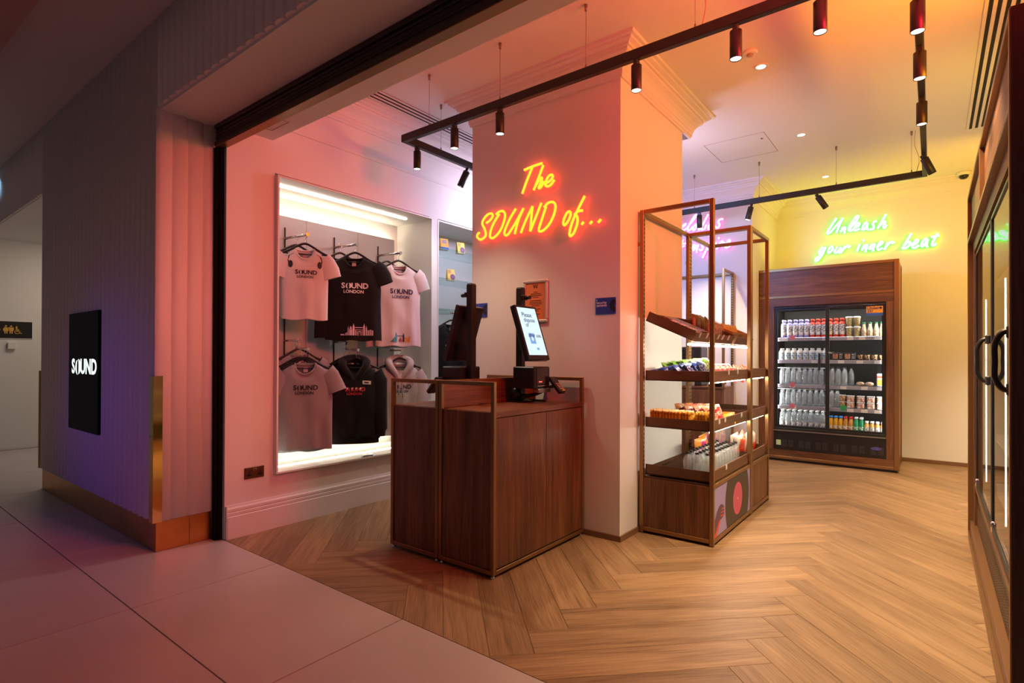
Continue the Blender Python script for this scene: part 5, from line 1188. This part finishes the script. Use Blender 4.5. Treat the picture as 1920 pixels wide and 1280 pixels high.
def fabric(name, col, mel=0.0):
    return mat(name, col, 0.85, spec=0.15, var=mel, vscale=120 if mel else 6, sheen=0.15, bump=0.05, bscale=160)
FB = {'white': fabric('cotton_white', (.68, .675, .68)), 'black': fabric('cotton_black', (.010, .009, .010)), 'grey': fabric('cotton_grey', (.30, .285, .29), .10), 'lightgrey': fabric('fleece_grey', (.42, .41, .41), .08)}
INKS = {'black': mat('print_black', (.012, .012, .015), .6), 'white': mat('print_white', (.78, .76, .77), .6), 'navy': mat('print_navy', (.012, .02, .06), .6), 'red': mat('print_red', (.62, .03, .04), .6), 'pale': mat('print_pale', (.62, .50, .60), .6), 'teal': mat('print_teal', (.05, .28, .35), .6), 'amber': mat('print_gold', (.70, .34, .04), .6)}
def lerp_tab(tab, z):
    for (a, va), (b, vb) in zip(tab[:-1], tab[1:]):
        if a <= z <= b:
            k = (z - a) / (b - a); k = k * k * (3 - 2 * k) if False else k
            return va + (vb - va) * k
    return tab[0][1] if z < tab[0][0] else tab[-1][1]
class Garment:
    def __init__(s, H, hem, chest, sh, neck, seed, hoodie=False, dep=.05):
        s.H, s.hem, s.chest, s.sh, s.neck, s.seed, s.hoodie, s.dep = H, hem, chest, sh, neck, seed, hoodie, dep
        s.wt = [(-H, hem), (-H * .55, chest * .985), (-.26, chest), (-.15, sh * .97), (-.085, sh), (-.055, sh * .86), (-.02, neck + (sh - neck) * .30), (0, neck)]
        s.dt = [(-H, dep), (-.3, dep * 1.1), (-.12, dep * .9), (-.05, dep * .62), (0, dep * .62)]
    def w(s, z): return lerp_tab(s.wt, z)
    def fold(s, y, z):
        k = min(1, max(0, (-z - .12) / (s.H * .7)))
        return (.010 * math.sin(y * 34 + s.seed) + .006 * math.sin(y * 61 + s.seed * 2.3 + z * 3)) * k + .004 * math.sin(y * 22 + z * 17 + s.seed)
    def front(s, y, z):
        w_ = s.w(z); q = min(1, abs(y) / max(w_, 1e-4))
        return lerp_tab(s.dt, z) * max(0, 1 - q ** 2.4) ** .5 + s.fold(y, z) * (1 - q ** 4)
    def body(s):
        mb = MB(); nz = 26; nu = 40
        zs = [-s.H + (s.H) * (1 - (1 - j / nz) ** 1.0) for j in range(nz + 1)]
        zs = [-s.H + (s.H - .16) * j / 14 for j in range(15)] + [-.16 + .16 * (j / 12) for j in range(1, 13)]
        def fn(u, v):
            j = min(len(zs) - 1, int(round(v * (len(zs) - 1)))); z = zs[j]
            a = 2 * PI * u; w_ = s.w(z); y = -w_ * math.cos(a); c = math.sin(a)
            q = min(1, abs(y) / w_)
            prof = max(0, 1 - q ** 2.4) ** .5
            x = lerp_tab(s.dt, z) * prof * (1 if c >= 0 else -1) + s.fold(y, z) * (1 - q ** 4) * (1 if c > 0 else .6)
            zz = z
            if c > 0 and z > -.16:
                d = (.092 if not s.hoodie else .07) * max(0, 1 - (y / s.neck) ** 2) ** .5 if abs(y) < s.neck else 0; zz = min(z, z - d * max(0, (z + .16) / .16) ** 1.0)
            elif z > -.05: zz = z - .012 * math.exp(-(y / (s.neck * .7)) ** 2)
            if z < -s.H + .001: zz += .006 * math.sin(y * 30 + s.seed)
            return (x, y, zz)
        mb.grid(fn, nu, len(zs) - 1, True); return mb
    def neck_ring(s, r=.008):
        pts = []
        for k in range(41):
            a = 2 * PI * k / 40; y = -s.neck * math.cos(a); c = math.sin(a); q = abs(y) / s.neck
            x = lerp_tab(s.dt, 0) * max(0, 1 - q ** 2.4) ** .5 * (1 if c >= 0 else -1)
            d = (.092 if c > 0 else .012) * max(0, 1 - (y / s.neck) ** 2) ** .5
            pts.append((x * 1.05, y, -d))
        return MB().tube(pts, r, 7, cap=False)
    def sleeve(s, side, short=True):
        n = 20; mb = MB(); sg = side
        if short: path = [(0, s.sh * .80, -.085), (.0, s.sh * .98, -.115), (.004, s.sh * 1.14, -.17), (.008, s.sh * 1.26, -.235)]; rz = [.085, .085, .080, .080]; rx = [.030, .034, .032, .034]
        else:
            L_ = s.H * .98; path = [(0, s.sh * .80, -.09), (.004, s.sh * 1.02, -.16), (.018, s.sh * 1.10, -.32), (.034, s.sh * 1.12, -L_ * .66), (.026, s.sh * 1.14, -L_ * .90), (.026, s.sh * 1.14, -L_ * .93), (.026, s.sh * 1.14, -L_)]; rz = [.085, .082, .070, .060, .056, .044, .044]; rx = [.034, .040, .040, .038, .036, .028, .028]
        m = len(path); base = 0
        P_ = [Vector((p[0], p[1] * sg, p[2])) for p in path]
        for i in range(m):
            tdir = (P_[min(i + 1, m - 1)] - P_[max(i - 1, 0)]).normalized()
            b_ = Vector((1, 0, 0)); a_ = tdir.cross(b_).normalized()
            for k in range(n):
                th = 2 * PI * k / n; wr = 1 + .08 * math.sin(3 * th + i * 1.7 + s.seed)
                mb.v.append(tuple(P_[i] + a_ * (rz[i] * math.cos(th) * wr) + b_ * (rx[i] * math.sin(th) * wr)))
        mb.smooth = True
        for i in range(m - 1):
            for k in range(n):
                l = (k + 1) % n; mb._f((i * n + k, i * n + l, (i + 1) * n + l, (i + 1) * n + k))
        return mb
def crescent(r, inner, side):
    """half of the split letter O: one side of a ring, cut by a slanting lens."""
    n = 14; out = []
    for k in range(n + 1):
        a = PI / 2 + PI * k / n * (1 if side < 0 else -1); out.append((r * math.cos(a) * .92, r * math.sin(a)))
    inn = []
    for k in range(n + 1):
        a = PI / 2 + PI * k / n * (1 if side < 0 else -1); inn.append((inner * math.cos(a) * .92 + side * .03 * r, r * .97 * math.sin(a)))
    return out, inn
def logo(mb, size, fn, second=True):
    """the shop word with its split O, and the city name below; letters are about size tall."""
    cap = size / .70
    add_text(mb, text_mesh('S', cap, .032), lambda x, y: fn(x - size * 1.94, y))
    add_text(mb, text_mesh('UND', cap, .032), lambda x, y: fn(x + size * 1.14, y))
    n0 = -size * .93
    for side, inner in ((-1, .40), (1, .12)):
        o_, i_ = crescent(size * .54, size * .54 * inner, side); off = len(mb.v)
        gap = .055 * size * side
        mb.v += [tuple(fn(n0 + x + gap, y + .03 * size * side)) for x, y in o_ + i_]
        k = len(o_)
        for j in range(k - 1): mb._f((off + j, off + j + 1, off + k + j + 1, off + k + j))
    if second: add_text(mb, text_mesh('LONDON', cap * .60, .025), lambda x, y: fn(x, y - size * 1.12))
def skyline(mb, fn, parts_):
    def quad(x0, x1, y0, y1):
        k = len(mb.v); m = 3
        mb.v += [tuple(fn(x, y)) for x, y in ((x0, y0), (x1, y0), (x1, y1), (x0, y1))]; mb._f((k, k + 1, k + 2, k + 3))
    def tri(a, b, c):
        k = len(mb.v); mb.v += [tuple(fn(*p)) for p in (a, b, c)]; mb._f((k, k + 1, k + 2))
    for q in parts_:
        if len(q) == 4: quad(*q)
        else: tri(q[0:2], q[2:4], q[4:6])
SKY_A = [(-.145, -.115, 0, .012), (-.115, 0, -.085, 0, -.085, .03), (-.085, -.073, 0, .055), (-.085, .055, -.073, .055, -.079, .085), (-.070, -.045, 0, .052), (-.066, -.049, .055, .068), (-.066, .068, -.049, .068, -.0575, .084), (-.042, -.026, 0, .075), (-.042, .075, -.026, .075, -.034, .105), (-.022, .045, .066, .074), (-.022, .045, .048, .053), (-.020, -.012, 0, .045), (-.006, .000, 0, .038), (.006, .030, .030, .040), (.006, .012, 0, .030), (.024, .030, 0, .030), (.036, .042, 0, .045), (.048, .064, 0, .078), (.048, .078, .064, .078, .056, .108), (.070, .082, 0, .06), (.070, .06, .082, .06, .076, .088), (.086, .100, 0, .048), (.103, .118, 0, .052), (.121, .135, 0, .046), (-.105, -.090, 0, .022)]
SKY_B1 = [(-.075, 0, -.045, 0, -.045, .03), (-.042, -.030, 0, .05), (-.028, -.012, 0, .075), (-.028, .075, -.012, .075, -.020, .105), (-.055, -.046, 0, .036)]
SKY_B2 = [(-.012, .038, .060, .067), (.040, .054, 0, .07), (.040, .07, .054, .07, .047, .098), (.004, 0, .012, 0, .02, .055)]
SKY_B3 = [(.018, .026, 0, .045), (.028, .034, 0, .03), (.004, .016, .02, .028)]
SKY_B4 = [(.058, .072, 0, .055), (.075, .088, 0, .046), (.090, .10, 0, .06)]
def garment(name, label, cat, group, loc, a, G, m, ink, top=0, short=True, logo_y=.24, logo_s=.055, extras=(), neck_label=True, word=True):
    t = thing(name, label, cat, loc, -R(a), group)
    loc_part('body', G.body(), m, t)
    for sg in (-1, 1):
        sl_ = loc_part('sleeve', G.sleeve(sg, short), m, t)
    if not G.hoodie:
        loc_part('collar', G.neck_ring(), m, t)
        if neck_label:
            nl = MB(); nl.box(-G.dep * .42, -G.dep * .38, -.018, .018, -.075, -.035, .001); loc_part('neck_label', nl, INKS['white'] if m is not FB['white'] else INKS['pale'], t)
    on = lambda y, z, d=.004: (G.front(y, z) + d, y, z)
    if word:
        mb = MB(); logo(mb, logo_s, lambda x, y: on(x, y - logo_y)); loc_part('print', mb, ink, t, recalc=False)
    return t, on
hang_m = mat('hanger_black', (.013, .012, .013), .35)
def hanger_proto():
    t = thing('clothes_hanger', 'x', 'hanger', (0, 0, 0), group='hangers on the clothes display')
    c = catmull([(0, -.20, -.075), (0, -.13, -.045), (0, -.05, .004), (0, 0, .022), (0, .05, .004), (0, .13, -.045), (0, .20, -.075)], 4)
    loc_part('shoulders', MB().tube(c, .010, 8), hang_m, t)
    loc_part('bar', MB().tube([(0, -.165, -.065), (0, .165, -.065)], .005, 6), hang_m, t)
    loc_part('hook', MB().tube(catmull([(0, 0, .03), (0, 0, .062), (0, .014, .078), (0, .012, .098), (0, -.008, .106), (0, -.018, .094)], 4), .0022, 6), CHROME, t)
    return t
hp_ = hanger_proto(); hp_used = [False]
def hang(x, y, ztop, a, label):
    o = hp_ if not hp_used[0] else dup(hp_, (0, 0, 0)); hp_used[0] = True
    o.location = (x, y, ztop - .101); o.rotation_euler = (0, 0, -R(a)); o['label'] = label
    return o.location.z
# upper row ------------------------------------------------------
zt = 2.331
TOPS = [(-4.105, ARMY[0], 29, 'white'), (-4.10, ARMY[1], 38, 'black'), (-4.10, ARMY[2], 20, 'white')]
z_ = hang(-4.105, ARMY[0], zt, 29, 'black hanger holding the short white T-shirt with headphones print')
Gs = Garment(.585, .180, .185, .165, .072, 1.0)
tt, on = garment('t_shirt', 'short white T-shirt with headphones print around its neck', 't-shirt', 'T-shirts on the upper arms', (-4.105, ARMY[0], z_ - .022), 29, Gs, FB['white'], INKS['black'], logo_y=.20, logo_s=.034)
hpn = MB()
for sg in (-1, 1):
    for ring, k in ((1.0, 0),):
        n = 14; b0 = len(hpn.v); hpn.v += [on(sg * .112 + .018 * math.cos(2 * PI * i / n), -.135 + .030 * math.sin(2 * PI * i / n)) for i in range(n)]; hpn._f(tuple(range(b0, b0 + n)))
    pts = [(sg * .088, -.045), (sg * .120, -.062), (sg * .132, -.10), (sg * .128, -.12)]
    for p, q in zip(pts[:-1], pts[1:]):
        b0 = len(hpn.v); hpn.v += [on(p[0] - .004, p[1]), on(p[0] + .004, p[1]), on(q[0] + .004, q[1]), on(q[0] - .004, q[1])]; hpn._f((b0, b0 + 1, b0 + 2, b0 + 3))
loc_part('headphones_print', hpn, INKS['black'], tt, recalc=False)
z_ = hang(-4.10, ARMY[1], zt, 38, 'black hanger holding the black skyline T-shirt')
Gb = Garment(.745, .245, .238, .215, .080, 2.2)
tb_, on = garment('t_shirt', 'large black T-shirt with white lettering and city skyline print at the hem', 't-shirt', 'T-shirts on the upper arms', (-4.10, ARMY[1] - .012, z_ - .022), 38, Gb, FB['black'], INKS['white'], logo_y=.262, logo_s=.046)
sk = MB(); skyline(sk, lambda x, y: on(x * 1.0 + .035, y - .70), SKY_A); loc_part('skyline_print', sk, INKS['pale'], tb_, recalc=False)
z_ = hang(-4.10, ARMY[2], zt, 20, 'black hanger holding the long white skyline T-shirt')
Gw = Garment(.785, .232, .222, .200, .078, 3.7)
tw_, on = garment('t_shirt', 'long white T-shirt with coloured city skyline print at the hem', 't-shirt', 'T-shirts on the upper arms', (-4.10, ARMY[2], z_ - .022), 20, Gw, FB['white'], INKS['navy'], logo_y=.262, logo_s=.046)
for nm, pr, im in (('teal', SKY_B1, 'teal'), ('navy', SKY_B2, 'navy'), ('red', SKY_B3, 'red'), ('amber', SKY_B4, 'amber')):
    sk = MB(); skyline(sk, lambda x, y: on(x * 1.15 - .02, y * .9 - .745), pr); loc_part('skyline_print', sk, INKS[im], tw_, recalc=False)
# shirts behind
for (x, y, a, m, H, lab) in ((-4.235, ARMY[0] + .0, 20, 'white', .56, 'white T-shirt hanging behind the short white T-shirt'), (-4.235, ARMY[1] - .06, 16, 'black', .73, 'black T-shirt hanging behind the black skyline T-shirt'), (-4.235, ARMY[2] - .03, 8, 'white', .80, 'white T-shirt hanging behind the long white T-shirt')):
    z_ = hang(x, y, zt + .004, a, 'black hanger of the ' + lab.replace('hanging', 'hung'))
    garment('t_shirt', lab, 't-shirt', 'T-shirts on the upper arms', (x, y, z_ - .022), a, Garment(H, .23 if H > .6 else .17, .225 if H > .6 else .165, .20 if H > .6 else .15, .078 if H > .6 else .07, x * 40), FB[m], INKS['black'], word=False, neck_label=False)
# lower row ------------------------------------------------------
zl = 1.388
z_ = hang(-4.075, ARMY[0], zl, 38, 'black hanger holding the grey T-shirt')
Gg = Garment(.70, .212, .215, .195, .080, 5.1)
garment('t_shirt', 'grey T-shirt with black lettering in the lower row', 't-shirt', 'clothes on the lower arms', (-4.075, ARMY[0] - .01, z_ - .022), 38, Gg, FB['grey'], INKS['black'], logo_y=.20, logo_s=.038)
for k in range(2):
    x = -4.15 - .06 * k; z_ = hang(x, ARMY[0] + .01, zl, 32, 'black hanger behind the grey T-shirt, ' + ('first' if k == 0 else 'second') + ' one back')
    garment('t_shirt', 'grey T-shirt hanging ' + ('directly' if k == 0 else 'second') + ' behind the front grey one', 't-shirt', 'clothes on the lower arms', (x, ARMY[0] + .005, z_ - .022), 32, Garment(.72 + .02 * k, .205, .20, .175, .08, 7 + k, False, .032), FB['grey'], INKS['black'], word=False)
z_ = hang(-4.31, ARMY[0] + .075, 1.463, 10, 'black hanger of the grey T-shirt on the upper step of the first arm')
garment('t_shirt', 'grey T-shirt hanging higher on the step of the first lower arm', 't-shirt', 'clothes on the lower arms', (-4.31, ARMY[0] + .075, z_ - .022), 10, Garment(.74, .215, .21, .19, .085, 9.3, False, .035), FB['grey'], INKS['black'], word=False)
def hood(G, m, t, strings):
    c = catmull([(.050, -.018, -.150), (.058, -.052, -.088), (.042, -.098, -.018), (-.020, -.092, .026), (-.060, 0, .046), (-.020, .092, .026), (.042, .098, -.018), (.058, .052, -.088), (.050, .018, -.150)], 6)
    n = len(c); rs = [.014 + .026 * math.sin(PI * i / (n - 1)) ** .8 for i in range(n)]
    loc_part('hood', MB().tube(c, rs, 12), m, t)
    loc_part('hem_band', MB().grid(lambda u, v: ((lambda y: (lerp_tab(G.dt, -G.H) * max(0, 1 - min(1, abs(y) / G.hem) ** 2.4) ** .5 * (1 if math.sin(2 * PI * u) >= 0 else -1) * .86, y * .95, -G.H - .045 + .05 * v))(-G.hem * math.cos(2 * PI * u))), 36, 2, True), m, t)
    pk = MB(); on = lambda y, z: (G.front(y, z) + .007, y, z)
    P6 = [(-.075, -.40), (.075, -.40), (.125, -.52), (.125, -G.H + .02), (-.125, -G.H + .02), (-.125, -.52)]
    ys_ = [-1 + 2 * i / 10 for i in range(11)]
    def fp(u, v):
        z = -.40 + (-G.H + .02 + .40) * v; w_ = .075 + .05 * min(1, v * 2); return on((u - .5) * 2 * w_, z)
    loc_part('pocket', pk.grid(fp, 12, 10), m, t)
    if strings:
        for sg in (-1, 1):
            loc_part('drawstring', MB().tube(catmull([(.066, sg * .022, -.12), (G.front(0, -.2) + .008, sg * .016, -.20), (G.front(0, -.3) + .006, sg * .020, -.31 - .015 * sg)], 4), .0042, 6), m, t)
Gk = Garment(.66, .225, .232, .200, .080, 11.0, True, .075)
z_ = hang(-4.075, ARMY[1], zl, 36, 'black hanger holding the black hoodie')
tk, on = garment('hoodie', 'black hoodie with red and white lettering in the lower row', 'hoodie', 'clothes on the lower arms', (-4.075, ARMY[1] - .02, z_ - .030), 36, Gk, FB['black'], INKS['red'], short=False, logo_y=.225, logo_s=.034)
mb = MB(); 
for k, (xx, ww) in enumerate(((-.062, .012), (-.022, .010), (.010, .012), (.046, .014))):
    b0 = len(mb.v); mb.v += [on(xx, -.208, .006), on(xx + ww, -.208, .006), on(xx + ww * .6, -.224, .006), on(xx - ww * .4, -.224, .006)]; mb._f((b0, b0 + 1, b0 + 2, b0 + 3))
loc_part('print_white', mb, INKS['white'], tk, recalc=False)
hood(Gk, FB['black'], tk, False)
def swing_tag(t, on, y, z):
    g = MB(); g.box(-.001, .001, -.036, .036, -.016, .016); p = on(y, z, .012); g.v = [(a + p[0], b + p[1], c + p[2] + b * -.06) for a, b, c in g.v]; o = loc_part('price_label', g, CARD, t)
    q = MB(); q.box(.0012, .0016, -.022, .016, -.006, .006); q.v = [(a + p[0], b + p[1], c + p[2] + b * -.06) for a, b, c in q.v]; loc_part('print', q, INKS['black'], o)
swing_tag(tk, on, .105, -.165)
for k in range(2):
    x = -4.165 - .065 * k; z_ = hang(x, ARMY[1] - .02, zl, 30, 'black hanger behind the black hoodie, ' + ('first' if k == 0 else 'second') + ' one back')
    tq, _ = garment('hoodie', 'black hoodie hanging ' + ('directly' if k == 0 else 'second') + ' behind the front black one', 'hoodie', 'clothes on the lower arms', (x, ARMY[1] - .03 - .012 * k, z_ - .03), 30, Garment(.67 + .015 * k, .225, .23, .2, .08, 12 + k, True, .035), FB['black'], INKS['black'], short=False, word=False)
Gl = Garment(.64, .205, .215, .190, .080, 14.0, True, .07)
z_ = hang(-4.075, ARMY[2], zl, 30, 'black hanger holding the light grey hoodie')
tl, on = garment('hoodie', 'light grey hoodie with black lettering behind the counter rail', 'hoodie', 'clothes on the lower arms', (-4.075, ARMY[2] - .01, z_ - .030), 30, Gl, FB['lightgrey'], INKS['navy'], short=False, logo_y=.225, logo_s=.038)
hood(Gl, FB['lightgrey'], tl, True); swing_tag(tl, on, .11, -.165)

# ------------------------------------------------------------------ second recess with glass shelves
y0, y1, z0, z1 = N2
t = thing('shelf_recess', 'white recess with glass shelves right of the lit clothes display', 'display', (-4.2, 4.78, z0))
f = MB(); f.box(XD + .01, XL + .004, y0, y0 + .012, z0, z1).box(XD + .01, XL + .004, y1 - .012, y1, z0, z1).box(XD + .01, XL + .004, y0 + .012, y1 - .012, z1 - .012, z1).box(XD + .01, XL + .004, y0 + .012, y1 - .012, z0, z0 + .012)
part('frame', f, DPW, t)
part('back_panel', MB().box(XD + .002, XD + .02, y0 + .012, y1 - .012, z0 + .012, z1 - .012), mat('recess_back', (.55, .57, .60), .4), t)
for z in (2.475, 2.155, 1.83): part('glass_shelf', MB().box(XD + .021, XL - .05, y0 + .013, y1 - .013, z - .008, z, .001), GLASSS, t)
for y in (4.42, 5.1): part('shelf_post', MB().box(XD + .02, XD + .028, y - .005, y + .005, .3, 2.6), SLOT, t)
def pcard(label, x, y, z, cols, back):
    t = thing('display_card', label, 'card', (x, y, z), -R(18), 'cards on the glass shelves')
    m = MB(); m.prism([(-.03, 0), (.03, 0), (.004, .125), (-.004, .125)], 1, -.046, .046); loc_part('card', m, mat('card_' + cols[0], cols[1], .5), t)
    d = Vector((-.026, 0, .125)).normalized()
    def on(y_, h_): return (.0305 - .026 * h_ / .125, y_, h_)
    q = MB(); n = 16
    if back == 'blue':
        q.poly([on(-.046, .002), on(.046, .002), on(.046, .030), on(-.046, .030)]); loc_part('print', q, mat('print_sky', (.05, .16, .55), .5), t, recalc=False)
        q = MB(); [q.poly([on(-.03, .10 - .013 * k), on(.03 - .01 * (k % 2), .10 - .013 * k), on(.03 - .01 * (k % 2), .107 - .013 * k), on(-.03, .107 - .013 * k)]) for k in range(3)]; loc_part('lettering', q, MATS['print_sky'], t, recalc=False)
    else:
        q.poly([on(.016 + .030 * math.cos(2 * PI * k / n), .040 + .034 * math.sin(2 * PI * k / n)) for k in range(n)]); loc_part('print', q, mat('print_plum', (.10, .02, .12), .5), t, recalc=False)
        q = MB(); q.poly([on(.016 + .010 * math.cos(2 * PI * k / n), .040 + .011 * math.sin(2 * PI * k / n)) for k in range(n)]); loc_part('print_dot', q, mat('print_rose', (.7, .3, .35), .5), t, recalc=False)
        q = MB(); [q.poly([on(-.038, .108 - .012 * k), on(.0, .108 - .012 * k), on(.0, .113 - .012 * k), on(-.038, .113 - .012 * k)]) for k in range(3)]; loc_part('lettering', q, MATS['print_plum'], t, recalc=False)
pcard('orange card with blue band standing on the top glass shelf', -4.19, 4.215, 2.4755, ('orange', (.78, .42, .05)), 'blue')
pcard('yellow card with dark round print standing on the top glass shelf', -4.19, 4.475, 2.4755, ('yellow', (.80, .56, .04)), 'plum')
pcard('yellow card with dark round print standing on the second glass shelf', -4.19, 4.32, 2.1555, ('yellow', (.80, .56, .04)), 'plum')
z_ = 1.70
o = dup(hp_, (-4.17, 4.32, z_), (0, 0, -R(30)), 'black hanger in the glass shelf recess behind the left kiosk', 'hangers on the clothes display')
part('hanging_rod', MB().tube([(XD + .02, 4.32, 1.80), (-4.13, 4.32, 1.80)], .009, 8), CHROME, t)
tg, on = garment('t_shirt', 'black T-shirt with white lettering hanging behind the left kiosk', 't-shirt', None, (-4.17, 4.32, z_ - .02), 25, Garment(.62, .24, .235, .20, .08, 17.0), FB['black'], INKS['white'], logo_y=.25, logo_s=.04)
for k in range(4):
    m = MB(); m.box(-.14, .14, -.17, .17, 0, .035, .014)
    s_ = single('folded_shirt', m, FB['black'] if k % 2 else FB['lightgrey'], ('black' if k % 2 else 'light grey') + ' folded shirt in the stack behind the left kiosk, ' + ('bottom', 'second', 'third', 'topmost')[k] + ' one', 'folded shirt'); s_.location = (-4.22, 4.22, z0 + .0125 + .0355 * k); s_['group'] = 'stack of folded shirts'

# ------------------------------------------------------------------ wall socket, hall screen, corridor sign
t = thing('double_socket', 'bronze double power socket low on the pink wall left of the clothes display', 'socket', (XL, 2.06, .45))
pl = part('plate', MB().box(XL, XL + .008, 1.985, 2.135, .408, .494, .004), mat('socket_bronze', (.16, .07, .035), .4, .6), t)
for yc in (2.02, 2.10):
    h = MB(); h.box(XL + .0075, XL + .0088, yc - .004, yc + .004, .449, .466); h.box(XL + .0075, XL + .0088, yc - .016, yc - .007, .432, .438); h.box(XL + .0075, XL + .0088, yc + .007, yc + .016, .432, .438); h.box(XL + .0075, XL + .0085, yc - .018, yc + .018, .428, .444)
    part('pin_holes', h, BLACKP, t)
for yc in (2.052, 2.068): part('rocker', MB().box(XL + .008, XL + .012, yc - .006, yc + .006, .462, .482, .002), BRONZE, t)
t = thing('wall_screen', 'tall black screen with white lettering on the fluted wall', 'screen', (-5.63, 1.42, 1.19))
part('housing', MB().box(-6.02, -5.235, 1.414, 1.44, .69, 1.685, .002), mat('screen_black', (.002, .002, .002), .5, spec=.1), t)
lg = MB(); logo(lg, .118, lambda x, y: (-5.625 + x * 1.12, 1.4128, 1.225 + y), False)
part('lettering', lg, glow('screen_letters', (.85, 1.0, .95), 1.6), t)
t = thing('washroom_sign', 'black washroom sign with gold figures in the corridor', 'sign', (-10.215, 1.6, 1.68))
part('board', MB().box(-10.22, -10.208, 1.15, 1.978, 1.562, 1.797, .002), mat('sign_black_board', (.010, .009, .008), .4), t)
part('border', MB().box(-10.2199, -10.211, 1.14, 1.988, 1.552, 1.807), WHITEP, t)
GOLD = mat('sign_gold', (.75, .42, .08), .4)
def fig(yc, woman):
    m = MB(); X_ = -10.2072; n = 12
    m.poly([(X_, yc + .011 * math.cos(2 * PI * k / n), 1.732 + .011 * math.sin(2 * PI * k / n)) for k in range(n)])
    if woman: m.poly([(X_, yc - .016, 1.715), (X_, yc + .016, 1.715), (X_, yc + .033, 1.685), (X_, yc + .024, 1.66), (X_, yc - .024, 1.66), (X_, yc - .033, 1.685)])
    else: m.poly([(X_, yc - .026, 1.715), (X_, yc + .026, 1.715), (X_, yc + .030, 1.68), (X_, yc + .018, 1.655), (X_, yc - .018, 1.655), (X_, yc - .030, 1.68)])
    for sg in (-1, 1): m.poly([(X_, yc + sg * .003, 1.66), (X_, yc + sg * .018, 1.66), (X_, yc + sg * .016, 1.625), (X_, yc + sg * .004, 1.625)])
    part('woman_symbol' if woman else 'man_symbol', m, GOLD, t)
fig(1.698, True); fig(1.752, False)
m = MB(); X_ = -10.2072; n = 24; yc = 1.815
for k in range(5, 25):
    a0, a1 = 2 * PI * k / n + 1.2, 2 * PI * (k + 1) / n + 1.2
    m.poly([(X_, yc + r_ * math.cos(a), 1.652 + r_ * math.sin(a)) for r_, a in ((.028, a0), (.028, a1), (.021, a1), (.021, a0))])
m.poly([(X_, yc + .010 * math.cos(2 * PI * k / 12) - .006, 1.722 + .010 * math.sin(2 * PI * k / 12)) for k in range(12)])
for a, b, c, d in ((-.014, .004, 1.66, 1.712), (-.010, .030, 1.655, 1.668), (.022, .034, 1.632, 1.664), (.030, .052, 1.630, 1.639), (-.010, .022, 1.682, 1.690)): m.poly([(X_, yc + a, c), (X_, yc + b, c), (X_, yc + b, d), (X_, yc + a, d)])
part('wheelchair_symbol', m, GOLD, t)
m = MB(); m.poly([(X_, 1.640, 1.668), (X_, 1.640, 1.692), (X_, 1.622, 1.68)]); part('arrow', m, GOLD, t)
t = thing('call_box', 'small white box on the corridor wall below the washroom sign', 'wall box', (-10.22, 1.755, 1.455))
part('housing', MB().box(-10.22, -10.17, 1.712, 1.80, 1.41, 1.505, .004), WHITEP, t)
part('side_slot', MB().box(-10.21, -10.18, 1.7105, 1.7125, 1.425, 1.49), BLACKP, t)
